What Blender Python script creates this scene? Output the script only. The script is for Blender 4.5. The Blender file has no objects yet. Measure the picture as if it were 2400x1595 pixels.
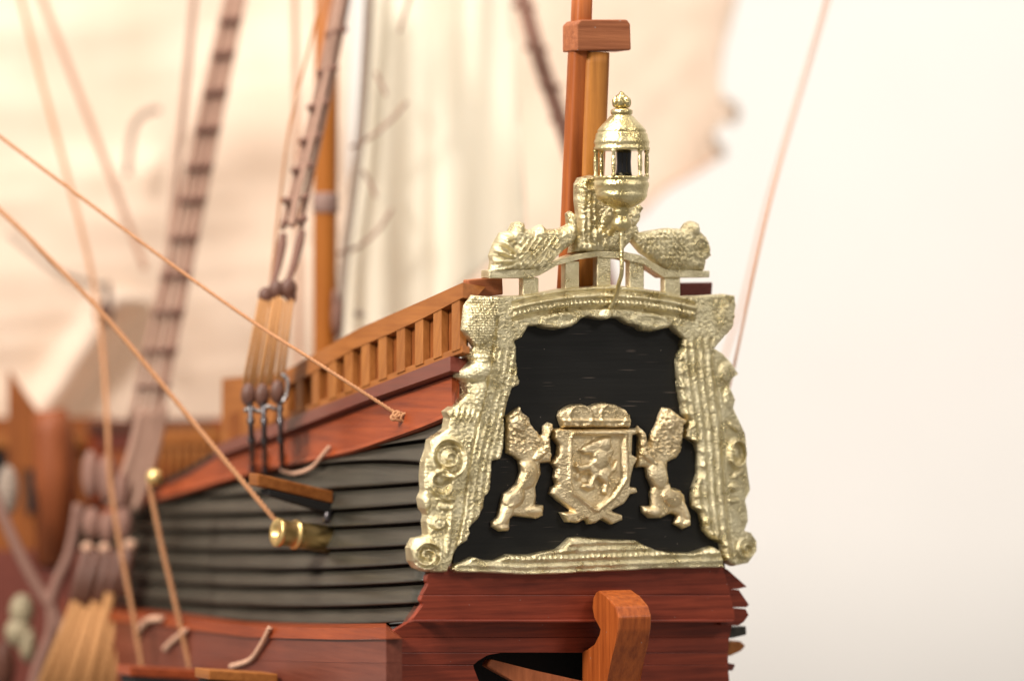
import bpy, bmesh, math, random
import numpy as np
from mathutils import Vector, Matrix
random.seed(7)
SC = bpy.context.scene
COL = SC.collection

# ------------------------------------------------------------------ camera
# Working unit: 1 u = 0.15 mm on the model.  Camera stands 1.5 m off the stern, long lens.
S = 0.00015
D = 10000.0
ZOFF = 0.30                      # height of the optical axis above the table level
cam_d = bpy.data.cameras.new('camera'); cam = bpy.data.objects.new('camera', cam_d); COL.objects.link(cam)
cam.location = (0, -D*S, ZOFF); cam.rotation_euler = (math.radians(90), 0, 0)
cam_d.sensor_width = 36; cam_d.lens = 36*D/2400; cam_d.clip_start = 0.05; cam_d.clip_end = 50
cam_d.dof.use_dof = True; cam_d.dof.focus_distance = (D-40)*S; cam_d.dof.aperture_fstop = 4.3
SC.camera = cam

# ------------------------------------------------------------------ light
W = bpy.data.worlds.new('World'); SC.world = W; W.use_nodes = True
bg = W.node_tree.nodes['Background']; bg.inputs[0].default_value = (1.0, 0.93, 0.84, 1); bg.inputs[1].default_value = 0.33
def area(name, loc, target, size, power, col):
    l = bpy.data.lights.new(name, 'AREA'); l.shape = 'DISK'; l.size = size; l.energy = power; l.color = col
    o = bpy.data.objects.new(name, l); COL.objects.link(o); o.location = loc
    o.rotation_euler = (Vector(target)-Vector(loc)).to_track_quat('-Z', 'Y').to_euler()
    return o
area('key_lamp', (-1.25, -1.15, 1.35), (0, 0.05, ZOFF), 0.45, 50, (1.0, 0.93, 0.85))
area('fill_lamp', (1.35, -1.15, 1.5), (0, 0.05, ZOFF), 0.5, 13, (1.0, 0.94, 0.88))
area('backdrop_fill', (0.7, 0.15, 1.9), (0.2, 0.9, 0.42), 0.7, 5.0, (1.0, 0.95, 0.91))  # unseen light added above to brighten the backdrop
area('sail_fill', (-0.38, -0.2, 1.6), (-0.06, 0.3, 0.42), 0.6, 17, (1.0, 0.93, 0.85))  # unseen light added to brighten the sails
vs = SC.view_settings
vs.view_transform = 'Standard'; vs.look = 'None'; vs.exposure = 0.0; vs.gamma = 1.0

# ------------------------------------------------------------------ geometry frame
TH = math.radians(27)
U_ = Vector((math.cos(TH), math.sin(TH), 0))       # across the stern, to starboard
NT = Vector((math.sin(TH), -math.cos(TH), 0))      # out of the stern, towards the viewer
AX = -NT                                           # towards the bow
UP = Vector((0, 0, 1))
CAMP = Vector((0, -D, 0))
def P(px, py, d=0.0):
    k = (D+d)/D
    return Vector(((px-1200)*k, d, (797.5-py)*k))
def hit(px, py, p0, n):
    r = Vector((px-1200, D, 797.5-py))
    t = (p0-CAMP).dot(n)/r.dot(n)
    return CAMP + r*t
T0 = Vector((170, 0, 0))
def T(px, py, n=0.0): return hit(px, py, T0+NT*n, NT)
HA, HB = T(1020, 1340), T(1112, 690)
HN = (HB-HA).cross(AX).normalized()
if HN.x > 0: HN = -HN
def H(px, py, n=0.0): return hit(px, py, HA+HN*n, HN)
def hx(y, n, tn=-8.0):
    """picture x where the side plane (offset n) meets the stern plane (offset tn)"""
    a, b = 800.0, 1300.0
    for _ in range(30):
        m = (a+b)/2
        if (H(m, y, n)-T0).dot(NT) < tn: a = m
        else: b = m
    return a
H2A = T(893, 1500); H2N = Vector((-math.cos(TH), -math.sin(TH), 0))
def H2(px, py, n=0.0): return hit(px, py, H2A+H2N*n, H2N)

# ------------------------------------------------------------------ materials
def nodes(name):
    m = bpy.data.materials.new(name); m.use_nodes = True
    nt = m.node_tree; b = nt.nodes['Principled BSDF']
    return m, nt, b
def N(nt, t, **kw):
    n = nt.nodes.new(t)
    for k, v in kw.items(): setattr(n, k, v)
    return n
def ramp(nt, stops):
    r = N(nt, 'ShaderNodeValToRGB'); e = r.color_ramp.elements
    while len(e) < len(stops): e.new(0.5)
    for el, (p, c) in zip(e, stops): el.position = p; el.color = (*c, 1)
    return r
def wood(name, c1, c2, axis='v', rough=0.45, grain=1.0, coat=0.0, bump=0.25, speck=0.0, scratch=0.0):
    m, nt, b = nodes(name); L = nt.links
    g = N(nt, 'ShaderNodeNewGeometry')
    vr = N(nt, 'ShaderNodeVectorRotate', rotation_type='Z_AXIS'); vr.inputs['Angle'].default_value = -TH
    L.new(g.outputs['Position'], vr.inputs['Vector'])
    mp = N(nt, 'ShaderNodeMapping')
    hi, lo = 900*grain, 45*grain
    mp.inputs['Scale'].default_value = {'u': (lo, hi, hi), 'v': (hi, lo, hi), 'z': (hi, hi, lo)}[axis]
    L.new(vr.outputs[0], mp.inputs['Vector'])
    n1 = N(nt, 'ShaderNodeTexNoise'); n1.inputs['Scale'].default_value = 0.55; n1.inputs['Detail'].default_value = 6; n1.inputs['Roughness'].default_value = 0.65
    L.new(mp.outputs[0], n1.inputs['Vector'])
    n2 = N(nt, 'ShaderNodeTexNoise'); n2.inputs['Scale'].default_value = 45; n2.inputs['Detail'].default_value = 3
    L.new(vr.outputs[0], n2.inputs['Vector'])
    mx = N(nt, 'ShaderNodeMath', operation='MULTIPLY_ADD'); mx.inputs[1].default_value = 0.35; L.new(n2.outputs[0], mx.inputs[0]); L.new(n1.outputs[0], mx.inputs[2])
    oi = N(nt, 'ShaderNodeObjectInfo')
    m3 = N(nt, 'ShaderNodeMath', operation='MULTIPLY_ADD'); m3.inputs[1].default_value = 0.12; L.new(oi.outputs['Random'], m3.inputs[0]); L.new(mx.outputs[0], m3.inputs[2])
    r = ramp(nt, [(0.45, c1), (0.95, c2)]); L.new(m3.outputs[0], r.inputs[0])
    out = r.outputs[0]
    if speck:
        v = N(nt, 'ShaderNodeTexVoronoi'); v.inputs['Scale'].default_value = 420; L.new(g.outputs['Position'], v.inputs['Vector'])
        lt = N(nt, 'ShaderNodeMath', operation='LESS_THAN'); lt.inputs[1].default_value = speck; L.new(v.outputs['Distance'], lt.inputs[0])
        w = N(nt, 'ShaderNodeTexWhiteNoise'); L.new(v.outputs['Position'], w.inputs['Vector'])
        gt = N(nt, 'ShaderNodeMath', operation='GREATER_THAN'); gt.inputs[1].default_value = 0.8; L.new(w.outputs['Value'], gt.inputs[0])
        mm = N(nt, 'ShaderNodeMath', operation='MULTIPLY'); L.new(lt.outputs[0], mm.inputs[0]); L.new(gt.outputs[0], mm.inputs[1])
        mix = N(nt, 'ShaderNodeMix', data_type='RGBA'); L.new(mm.outputs[0], mix.inputs[0]); L.new(out, mix.inputs[6]); mix.inputs[7].default_value = (0.34, 0.27, 0.23, 1)
        out = mix.outputs[2]
    if scratch:
        ms_ = N(nt, 'ShaderNodeMapping'); ms_.inputs['Scale'].default_value = {'u': (60, 900, 1500), 'v': (900, 60, 1500), 'z': (1500, 1500, 60)}[axis]; L.new(vr.outputs[0], ms_.inputs['Vector'])
        ns = N(nt, 'ShaderNodeTexNoise'); ns.inputs['Scale'].default_value = 1.0; ns.inputs['Detail'].default_value = 0; L.new(ms_.outputs[0], ns.inputs['Vector'])
        sr_ = N(nt, 'ShaderNodeMapRange'); sr_.inputs[1].default_value = scratch; sr_.inputs[2].default_value = scratch+0.06; sr_.inputs[3].default_value = 0; sr_.inputs[4].default_value = 0.5; L.new(ns.outputs[0], sr_.inputs[0])
        mxs = N(nt, 'ShaderNodeMix', data_type='RGBA'); L.new(sr_.outputs[0], mxs.inputs[0]); L.new(out, mxs.inputs[6]); mxs.inputs[7].default_value = (0.16, 0.12, 0.10, 1)
        out = mxs.outputs[2]
    L.new(out, b.inputs['Base Color'])
    rr = N(nt, 'ShaderNodeMapRange'); rr.inputs[3].default_value = rough-0.08; rr.inputs[4].default_value = rough+0.12
    L.new(n1.outputs[0], rr.inputs[0]); L.new(rr.outputs[0], b.inputs['Roughness'])
    bp = N(nt, 'ShaderNodeBump'); bp.inputs['Strength'].default_value = bump; bp.inputs['Distance'].default_value = 0.0004
    L.new(n1.outputs[0], bp.inputs['Height']); L.new(bp.outputs[0], b.inputs['Normal'])
    b.inputs['Coat Weight'].default_value = coat*0.5; b.inputs['Coat Roughness'].default_value = 0.25; b.inputs['Specular IOR Level'].default_value = 0.28
    return m
def metal(name, c1, c2, rough=0.3, bump=0.5, scale=900, metallic=1.0):
    m, nt, b = nodes(name); L = nt.links
    g = N(nt, 'ShaderNodeNewGeometry')
    n1 = N(nt, 'ShaderNodeTexNoise'); n1.inputs['Scale'].default_value = scale; n1.inputs['Detail'].default_value = 3
    n2 = N(nt, 'ShaderNodeTexNoise'); n2.inputs['Scale'].default_value = 140; n2.inputs['Detail'].default_value = 4
    L.new(g.outputs['Position'], n1.inputs['Vector']); L.new(g.outputs['Position'], n2.inputs['Vector'])
    r = ramp(nt, [(0.3, c1), (0.7, c2)]); L.new(n2.outputs[0], r.inputs[0]); L.new(r.outputs[0], b.inputs['Base Color'])
    b.inputs['Metallic'].default_value = metallic
    rr = N(nt, 'ShaderNodeMapRange'); rr.inputs[1].default_value = 0.3; rr.inputs[2].default_value = 0.7; rr.inputs[3].default_value = rough-0.08; rr.inputs[4].default_value = rough+0.15
    L.new(n2.outputs[0], rr.inputs[0]); L.new(rr.outputs[0], b.inputs['Roughness'])
    bp = N(nt, 'ShaderNodeBump'); bp.inputs['Strength'].default_value = bump; bp.inputs['Distance'].default_value = 0.0005
    L.new(n1.outputs[0], bp.inputs['Height']); L.new(bp.outputs[0], b.inputs['Normal'])
    return m
def plain(name, c, rough=0.6, metallic=0, bump=0.0, scale=600, var=0.25, coat=0):
    m, nt, b = nodes(name); L = nt.links
    g = N(nt, 'ShaderNodeNewGeometry')
    n1 = N(nt, 'ShaderNodeTexNoise'); n1.inputs['Scale'].default_value = scale; n1.inputs['Detail'].default_value = 4
    L.new(g.outputs['Position'], n1.inputs['Vector'])
    r = ramp(nt, [(0.3, tuple(v*(1-var) for v in c)), (0.7, tuple(min(1, v*(1+var)) for v in c))])
    L.new(n1.outputs[0], r.inputs[0]); L.new(r.outputs[0], b.inputs['Base Color'])
    b.inputs['Roughness'].default_value = rough; b.inputs['Metallic'].default_value = metallic; b.inputs['Coat Weight'].default_value = coat
    if bump:
        bp = N(nt, 'ShaderNodeBump'); bp.inputs['Strength'].default_value = bump; bp.inputs['Distance'].default_value = 0.0005
        L.new(n1.outputs[0], bp.inputs['Height']); L.new(bp.outputs[0], b.inputs['Normal'])
    return m
def cloth(name, c1, c2):
    m, nt, b = nodes(name); L = nt.links
    g = N(nt, 'ShaderNodeNewGeometry')
    mp = N(nt, 'ShaderNodeMapping'); mp.inputs['Scale'].default_value = (60, 60, 14); L.new(g.outputs['Position'], mp.inputs['Vector'])
    n1 = N(nt, 'ShaderNodeTexNoise'); n1.inputs['Scale'].default_value = 1.0; n1.inputs['Detail'].default_value = 5; L.new(mp.outputs[0], n1.inputs['Vector'])
    r = ramp(nt, [(0.3, c1), (0.7, c2)]); L.new(n1.outputs[0], r.inputs[0])
    wv = N(nt, 'ShaderNodeTexNoise'); wv.inputs['Scale'].default_value = 1500; L.new(g.outputs['Position'], wv.inputs['Vector'])
    bp = N(nt, 'ShaderNodeBump'); bp.inputs['Strength'].default_value = 0.3; bp.inputs['Distance'].default_value = 0.0004; L.new(wv.outputs[0], bp.inputs['Height'])
    L.new(r.outputs[0], b.inputs['Base Color']); L.new(bp.outputs[0], b.inputs['Normal']); b.inputs['Roughness'].default_value = 0.9
    tr = N(nt, 'ShaderNodeBsdfTranslucent'); L.new(r.outputs[0], tr.inputs['Color'])
    ms = N(nt, 'ShaderNodeMixShader'); ms.inputs[0].default_value = 0.5
    L.new(b.outputs[0], ms.inputs[1]); L.new(tr.outputs[0], ms.inputs[2]); L.new(ms.outputs[0], nt.nodes['Material Output'].inputs[0])
    return m
M = {}
M['gold'] = metal('gilt_casting', (0.62, 0.52, 0.28), (0.95, 0.86, 0.59), 0.30, 1.0, 1900)
M['gold2'] = metal('pale_gilt_casting', (0.68, 0.52, 0.28), (0.94, 0.79, 0.52), 0.31, 0.8, 1900)
M['goldsmooth'] = metal('lantern_brass', (0.58, 0.46, 0.20), (0.90, 0.79, 0.48), 0.28, 0.8, 1100)
M['brass'] = metal('gun_brass', (0.74, 0.50, 0.19), (0.90, 0.67, 0.30), 0.36, 0.1, 400)
M['red'] = wood('mahogany_transom', (0.085, 0.010, 0.0045), (0.30, 0.050, 0.021), 'u', 0.42, 1.0, 0.25, 0.35, 0.05)
M['redhull'] = wood('mahogany_side', (0.11, 0.024, 0.014), (0.20, 0.055, 0.032), 'v', 0.4, 1.0, 0.3, 0.2)
M['wale'] = wood('wale_wood', (0.16, 0.026, 0.008), (0.36, 0.075, 0.022), 'v', 0.42, 1.0, 0.2, 0.25)
M['cap'] = wood('cap_rail_wood', (0.09, 0.020, 0.013), (0.16, 0.040, 0.026), 'v', 0.38, 1.0, 0.3, 0.15)
M['rudder'] = wood('rudder_wood', (0.18, 0.032, 0.006), (0.47, 0.115, 0.022), 'z', 0.42, 1.0, 0.2, 0.4, 0.09)
M['rail'] = wood('railing_wood', (0.20, 0.060, 0.011), (0.38, 0.138, 0.032), 'v', 0.5, 0.9, 0.0, 0.3)
M['railz'] = wood('baluster_wood', (0.21, 0.065, 0.012), (0.38, 0.145, 0.035), 'z', 0.5, 0.9, 0.0, 0.3)
M['railback'] = wood('railing_back_wood', (0.13, 0.032, 0.006), (0.30, 0.090, 0.016), 'z', 0.6, 0.7, 0.0, 0.3)
M['mast'] = wood('mast_wood', (0.26, 0.075, 0.008), (0.40, 0.135, 0.018), 'z', 0.45, 0.5, 0.1, 0.12)
M['ochre'] = wood('ochre_staff_wood', (0.20, 0.058, 0.009), (0.58, 0.235, 0.048), 'z', 0.5, 0.55, 0.0, 0.45)
M['redstaff'] = wood('red_staff_wood', (0.19, 0.040, 0.007), (0.44, 0.120, 0.022), 'z', 0.5, 0.6, 0.0, 0.4)
M['block'] = wood('cap_block_wood', (0.22, 0.062, 0.022), (0.48, 0.17, 0.07), 'u', 0.6, 1.0, 0.0, 0.7, 0.1)
M['clap'] = wood('weathered_clapboard', (0.020, 0.018, 0.013), (0.062, 0.055, 0.041), 'v', 0.36, 1.0, 0.2, 0.15)
M['darkwood'] = wood('dark_wood', (0.055, 0.018, 0.010), (0.11, 0.04, 0.024), 'v', 0.5)
M['board'] = wood('black_board', (0.005, 0.005, 0.0045), (0.011, 0.0105, 0.009), 'u', 0.55, 0.8, 0.0, 0.35, 0.05, 0.765)
M['black'] = plain('black_gloss', (0.006, 0.006, 0.008), 0.12, var=0.3)
M['void'] = plain('dark_inside', (0.006, 0.005, 0.004), 0.8)  # near-black; also stands in for the shadow gap under the cap strip
M['iron'] = plain('dark_iron', (0.11, 0.10, 0.105), 0.28, 0.85, 0.2)
M['glint'] = plain('worn_steel', (0.28, 0.27, 0.27), 0.32, 1.0, 0.1)
M['deadeye'] = plain('deadeye_brown', (0.12, 0.05, 0.032), 0.5, bump=0.2)
M['shroud'] = plain('tarred_rope', (0.36, 0.215, 0.155), 0.8, bump=0.6, scale=1500)
M['tackle'] = plain('brown_tackle_rope', (0.26, 0.135, 0.10), 0.8, bump=0.6, scale=1500)
M['ratline'] = plain('dark_rope', (0.21, 0.105, 0.075), 0.8, bump=0.6, scale=1500)
M['rope'] = plain('tan_rope', (0.50, 0.24, 0.11), 0.8, bump=0.6, scale=2000)
M['paler'] = plain('pale_rope', (0.62, 0.37, 0.25), 0.85, bump=0.5, scale=2000)
M['lanyard'] = plain('lanyard_rope', (0.42, 0.20, 0.07), 0.75, bump=0.5, scale=1500)
M['band'] = plain('mast_band', (0.26, 0.16, 0.13), 0.6, bump=0.3)
M['sail'] = cloth('sail_cloth', (0.90, 0.77, 0.65), (0.93, 0.81, 0.70))
M['sailc'] = cloth('cream_sail_cloth', (0.96, 0.91, 0.79), (0.97, 0.94, 0.84))
M['hem'] = plain('sail_hem', (0.55, 0.44, 0.34), 0.9, bump=0.3)
M['greyrope'] = plain('grey_bolt_rope', (0.30, 0.23, 0.18), 0.8, bump=0.4)
M['orange'] = wood('orange_timber', (0.17, 0.042, 0.012), (0.30, 0.085, 0.028), 'z', 0.5)
M['wall'] = plain('white_wall', (0.765, 0.745, 0.72), 0.9, var=0.02, scale=8)
M['cream'] = plain('cream_paint', (0.32, 0.26, 0.16), 0.6)

# ------------------------------------------------------------------ object helpers
def W3(v): return Vector((v.x*S, v.y*S, v.z*S+ZOFF))
def origin_of(o):
    return Vector(o['_org']) if '_org' in o.keys() else Vector((0, 0, 0))
def mesh_obj(name, verts, faces, mat, parent=None, smooth=False, local=None):
    """verts in working units (world frame)"""
    vw = [W3(Vector(v)) for v in verts]
    a = np.array([tuple(v) for v in vw])
    org = Vector(((a[:, 0].min()+a[:, 0].max())/2, (a[:, 1].min()+a[:, 1].max())/2, a[:, 2].min()))
    me = bpy.data.meshes.new(name)
    me.from_pydata([tuple(v-org) for v in vw], [], faces); me.update()
    if smooth is True: me.polygons.foreach_set('use_smooth', [True]*len(me.polygons))
    elif smooth:
        me.polygons.foreach_set('use_smooth', list(smooth))
    me.materials.append(M[mat])
    o = bpy.data.objects.new(name, me); COL.objects.link(o)
    o['_org'] = tuple(org)
    o.location = org
    if parent is not None:
        o.parent = parent; o.location = org - origin_of(parent)
    return o
def empty(name, at):
    o = bpy.data.objects.new(name, None); COL.objects.link(o); o.empty_display_size = 0.01
    w = W3(at); o.location = w; o['_org'] = tuple(w); return o
def tag(o, label, cat, group=None):
    o['label'] = label; o['category'] = cat
    if group: o['group'] = group
    return o
def bm_out(bm):
    bmesh.ops.recalc_face_normals(bm, faces=bm.faces)
    bm.verts.ensure_lookup_table(); bm.verts.index_update()
    v = [x.co.copy() for x in bm.verts]; f = [[q.index for q in x.verts] for x in bm.faces]
    bm.free(); return v, f
def prism(name, front, vec, mat, parent=None, bevel=0.0, seg=2):
    """closed prism: front loop of 3D points, extruded by vec"""
    bm = bmesh.new(); n = len(front)
    a = [bm.verts.new(p) for p in front]; b = [bm.verts.new(p+vec) for p in front]
    fa = bm.faces.new(a); fb = bm.faces.new(list(reversed(b)))
    for i in range(n):
        j = (i+1) % n; bm.faces.new((a[i], b[i], b[j], a[j]))
    if bevel: bmesh.ops.bevel(bm, geom=list(bm.edges), offset=bevel, segments=seg, affect='EDGES', profile=0.5, clamp_overlap=True)
    bmesh.ops.triangulate(bm, faces=[f for f in bm.faces if len(f.verts) > 4])
    v, f = bm_out(bm); return mesh_obj(name, v, f, mat, parent)
def hexa(name, pts, mat, parent=None, bevel=0.0):
    """8 points: loop 0-3 and loop 4-7"""
    bm = bmesh.new(); a = [bm.verts.new(p) for p in pts]
    for q in ((0, 1, 2, 3), (7, 6, 5, 4), (0, 4, 5, 1), (1, 5, 6, 2), (2, 6, 7, 3), (3, 7, 4, 0)): bm.faces.new([a[i] for i in q])
    if bevel: bmesh.ops.bevel(bm, geom=list(bm.edges), offset=bevel, segments=2, affect='EDGES', profile=0.5, clamp_overlap=True)
    v, f = bm_out(bm); return mesh_obj(name, v, f, mat, parent)
def boxat(name, c, ux, uy, uz, mat, parent=None, bevel=0.0):
    p = [c+ux*i+uy*j+uz*k for k in (-1, 1) for (i, j) in ((-1, -1), (1, -1), (1, 1), (-1, 1))]
    return hexa(name, p, mat, parent, bevel)
def loft(name, secs, mat, parent=None, smooth=False, closed=True):
    n = len(secs[0]); v = [p for s in secs for p in s]; f = []
    for i in range(len(secs)-1):
        for j in range(n):
            k = (j+1) % n; f.append((i*n+j, i*n+k, (i+1)*n+k, (i+1)*n+j))
    f.append(tuple(reversed(range(n)))); f.append(tuple(range((len(secs)-1)*n, len(secs)*n)))
    bm = bmesh.new(); bv = [bm.verts.new(p) for p in v]
    for q in f: bm.faces.new([bv[i] for i in q])
    vv, ff = bm_out(bm); return mesh_obj(name, vv, ff, mat, parent, smooth)
def tube_vf(pts, r, sides=8):
    n = len(pts); rr = r if isinstance(r, (list, tuple)) else [r]*n
    vs_, fs = [], []; ref = None
    for i, p in enumerate(pts):
        t = (pts[min(i+1, n-1)]-pts[max(i-1, 0)]).normalized()
        if ref is None: ref = t.orthogonal().normalized()
        ref = (ref-t*ref.dot(t)).normalized(); b = t.cross(ref)
        for k in range(sides):
            a = 2*math.pi*k/sides; vs_.append(p+(ref*math.cos(a)+b*math.sin(a))*rr[i])
    for i in range(n-1):
        for k in range(sides):
            q = (k+1) % sides; fs.append((i*sides+k, i*sides+q, (i+1)*sides+q, (i+1)*sides+k))
    fs.append(tuple(reversed(range(sides)))); fs.append(tuple(range((n-1)*sides, n*sides)))
    return vs_, fs
def tube(name, pts, r, mat, parent=None, sides=8):
    v, f = tube_vf(pts, r, sides); return mesh_obj(name, v, f, mat, parent, True)
def spline(pts, n=24):
    """Catmull-Rom through 3D points"""
    out = []; m = len(pts)
    for i in range(m-1):
        p0, p1, p2, p3 = pts[max(i-1, 0)], pts[i], pts[i+1], pts[min(i+2, m-1)]
        k = max(2, n//(m-1))
        for j in range(k):
            t = j/k
            out.append(0.5*((2*p1)+(p2-p0)*t+(2*p0-5*p1+4*p2-p3)*t*t+(3*p1-p0-3*p2+p3)*t**3))
    out.append(pts[-1].copy()); return out
def lathe(name, base, prof, mat, parent=None, axis=UP, seg=32):
    """prof: list of (height, radius) along axis from base"""
    r0 = axis.orthogonal().normalized(); r1 = axis.cross(r0)
    v = []; f = []
    for h, r in prof:
        for k in range(seg):
            a = 2*math.pi*k/seg; v.append(base+axis*h+(r0*math.cos(a)+r1*math.sin(a))*max(r, 0.05))
    for i in range(len(prof)-1):
        for k in range(seg):
            q = (k+1) % seg; f.append((i*seg+k, i*seg+q, (i+1)*seg+q, (i+1)*seg+k))
    f.append(tuple(reversed(range(seg)))); f.append(tuple(range((len(prof)-1)*seg, len(prof)*seg)))
    bm = bmesh.new(); bv = [bm.verts.new(p) for p in v]
    for q in f: bm.faces.new([bv[i] for i in q])
    vv, ff = bm_out(bm); return mesh_obj(name, vv, ff, mat, parent, True)
def blob_vf(c, rx, ry, rz, ex=None, ey=None, ez=None, seg=10, rings=7):
    ex = ex or Vector((1, 0, 0)); ey = ey or Vector((0, 1, 0)); ez = ez or UP
    v, f = [], []
    for i in range(rings+1):
        th = math.pi*(i+0.02 if i == 0 else (i-0.02 if i == rings else i))/rings
        for k in range(seg):
            a = 2*math.pi*k/seg
            v.append(c+ex*rx*math.sin(th)*math.cos(a)+ey*ry*math.sin(th)*math.sin(a)+ez*rz*math.cos(th))
    for i in range(rings):
        for k in range(seg):
            q = (k+1) % seg; f.append((i*seg+k, (i+1)*seg+k, (i+1)*seg+q, i*seg+q))
    return v, f
def blob(name, c, rx, ry, rz, mat, parent=None, **kw):
    v, f = blob_vf(c, rx, ry, rz, **kw); return mesh_obj(name, v, f, mat, parent, True)
def merge(name, parts, mat, parent=None, smooth=True):
    v, f = [], []
    for a, b in parts:
        o = len(v); v += a; f += [tuple(i+o for i in q) for q in b]
    return mesh_obj(name, v, f, mat, parent, smooth)

# ---- numpy noise and carved relief
def vnoise(x, y, seed=0):
    xi = np.floor(x).astype(np.int64); yi = np.floor(y).astype(np.int64)
    fx = x-xi; fy = y-yi; fx = fx*fx*(3-2*fx); fy = fy*fy*(3-2*fy)
    def h(a, b):
        n = (a*374761393+b*668265263+seed*1442695041) & 0x7fffffff
        n = ((n ^ (n >> 13))*1274126177) & 0x7fffffff
        return ((n ^ (n >> 16)) & 0xffff)/65535.0
    return (h(xi, yi)*(1-fx)+h(xi+1, yi)*fx)*(1-fy)+(h(xi, yi+1)*(1-fx)+h(xi+1, yi+1)*fx)*fy
def poly_sd(x, y, poly):
    """inside mask, distance to outline, nearest point on the outline"""
    p = np.array(poly, float); q = np.roll(p, -1, axis=0)
    ins = np.zeros(x.shape, bool); best = np.full(x.shape, 1e18); nx = x.copy(); ny = y.copy()
    for (ax, ay), (bx, by) in zip(p, q):
        if ay != by:
            c = ((ay > y) != (by > y)) & (x < (bx-ax)*(y-ay)/(by-ay)+ax); ins ^= c
        dx, dy = bx-ax, by-ay; l2 = dx*dx+dy*dy
        if l2 == 0: continue
        t = np.clip(((x-ax)*dx+(y-ay)*dy)/l2, 0, 1); cx = ax+t*dx; cy = ay+t*dy
        d2 = (x-cx)**2+(y-cy)**2; m = d2 < best
        best = np.where(m, d2, best); nx = np.where(m, cx, nx); ny = np.where(m, cy, ny)
    return ins, np.sqrt(best), nx, ny
def relief(name, poly, hfun, mat, parent=None, step=3.0, n0=0.0, back=-6.0, plane=T, nrm=NT, dpoly=None):
    """solid carving: outline polygon, front surface raised by hfun(x,y,edge distance)"""
    p = np.array(poly, float); x0, y0 = p.min(0)-step; x1, y1 = p.max(0)+step
    gx, gy = np.meshgrid(np.arange(x0, x1+step, step), np.arange(y0, y1+step, step))
    ins, d, nx, ny = poly_sd(gx, gy, poly)
    cell = ins[:-1, :-1] | ins[1:, :-1] | ins[:-1, 1:] | ins[1:, 1:]
    X = np.where(ins, gx, nx); Y = np.where(ins, gy, ny); Dd = np.where(ins, d, 0)
    if dpoly is not None:
        i2, d2, _, _ = poly_sd(X, Y, dpoly); Dd = np.where(i2, d2, 0)
    h = hfun(X, Y, Dd)
    idx = -np.ones(gx.shape, int); verts = []; faces = []
    use = np.zeros(gx.shape, bool)
    use[:-1, :-1] |= cell; use[1:, :-1] |= cell; use[:-1, 1:] |= cell; use[1:, 1:] |= cell
    for r, c in zip(*np.nonzero(use)):
        idx[r, c] = len(verts); verts.append(plane(X[r, c], Y[r, c], n0)+nrm*float(h[r, c]))
    ec = {}
    for r, c in zip(*np.nonzero(cell)):
        q = (idx[r, c], idx[r+1, c], idx[r+1, c+1], idx[r, c+1]); q = tuple(int(i) for i in q)
        faces.append(q)
        for i in range(4):
            e = (q[i], q[(i+1) % 4]); ec[(min(e), max(e))] = None if (min(e), max(e)) in ec else e
    nf = len(faces); rim = {}
    XF = {int(idx[r, c]): (X[r, c], Y[r, c]) for r, c in zip(*np.nonzero(use))}
    def rv(i, b):
        k = (i, b)
        if k not in rim:
            rim[k] = len(verts)
            verts.append(plane(*XF[i], n0)+nrm*back if b else verts[i].copy())
        return rim[k]
    for e in ec.values():
        if e is None: continue
        a, b = e; faces.append((rv(b, 0), rv(a, 0), rv(a, 1), rv(b, 1)))
    sm = [True]*nf+[False]*(len(faces)-nf)
    o = mesh_obj(name, verts, faces, mat, parent, sm)
    bm = bmesh.new(); bm.from_mesh(o.data); bmesh.ops.dissolve_degenerate(bm, dist=1e-7, edges=bm.edges); bm.to_mesh(o.data); bm.free()
    return o
def rnd(d, r, h): 
    t = np.clip(d/r, 0, 1); return h*np.sqrt(np.clip(1-(1-t)**2, 0, 1))
def bump(x, y, cx, cy, rx, ry, h, rot=0.0):
    c, s = math.cos(rot), math.sin(rot); X = (x-cx)*c+(y-cy)*s; Y = -(x-cx)*s+(y-cy)*c
    q = (X/rx)**2+(Y/ry)**2; return h*np.sqrt(np.clip(1-q, 0, 1))
def ring(x, y, cx, cy, rx, ry, w, h):
    q = np.sqrt(((x-cx)/rx)**2+((y-cy)/ry)**2); return h*np.clip(1-np.abs(q-1)*min(rx, ry)/w, 0, 1)
def spiral(x, y, cx, cy, r, turns, h, hand=1):
    dx, dy = x-cx, y-cy; rr = np.hypot(dx, dy); a = np.arctan2(dy, dx)*hand
    ph = rr/r*turns*2*math.pi-a; return h*np.clip(np.cos(ph), 0, 1)*np.clip((r-rr)/4, 0, 1)
def fine(x, y, a, sc=7.0, seed=0):
    sc = sc*0.72
    u = (x*0.82+y*0.57)/sc; v = (-x*0.57+y*0.82)/sc; u2 = (x*0.42-y*0.91)/(sc*0.8); v2 = (x*0.91+y*0.42)/(sc*0.8)
    return 0.25*a*(vnoise(u, v, seed)-0.5)*2+0.6*a*(np.abs(vnoise(u2, v2, seed+100)-0.5)*2-0.45)
def cv(l, x0, y0, s): return [(x0+a/s, y0+b/s) for a, b in l]
def lerp_poly(pts, x):
    return float(np.interp(x, [p[0] for p in pts], [p[1] for p in pts]))

# ================================================================== THE SETTING
def sheet_quad(name, pts, mat):
    o = mesh_obj(name, pts, [(0, 1, 2, 3)], mat); o['kind'] = 'structure'; return o
wd = 6200
boxat('backdrop_wall', Vector((0, wd+60, 0)), Vector((14000, 0, 0)), Vector((0, 60, 0)), Vector((0, 0, 9000)), 'wall')['kind'] = 'structure'

# ================================================================== THE SHIP
ship = empty('model_ship', T(1370, 1900)+AX*1500)
tag(ship, 'wooden model sailing ship with gilded stern carving, black transom board and grey clapboard side', 'model ship')

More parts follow.
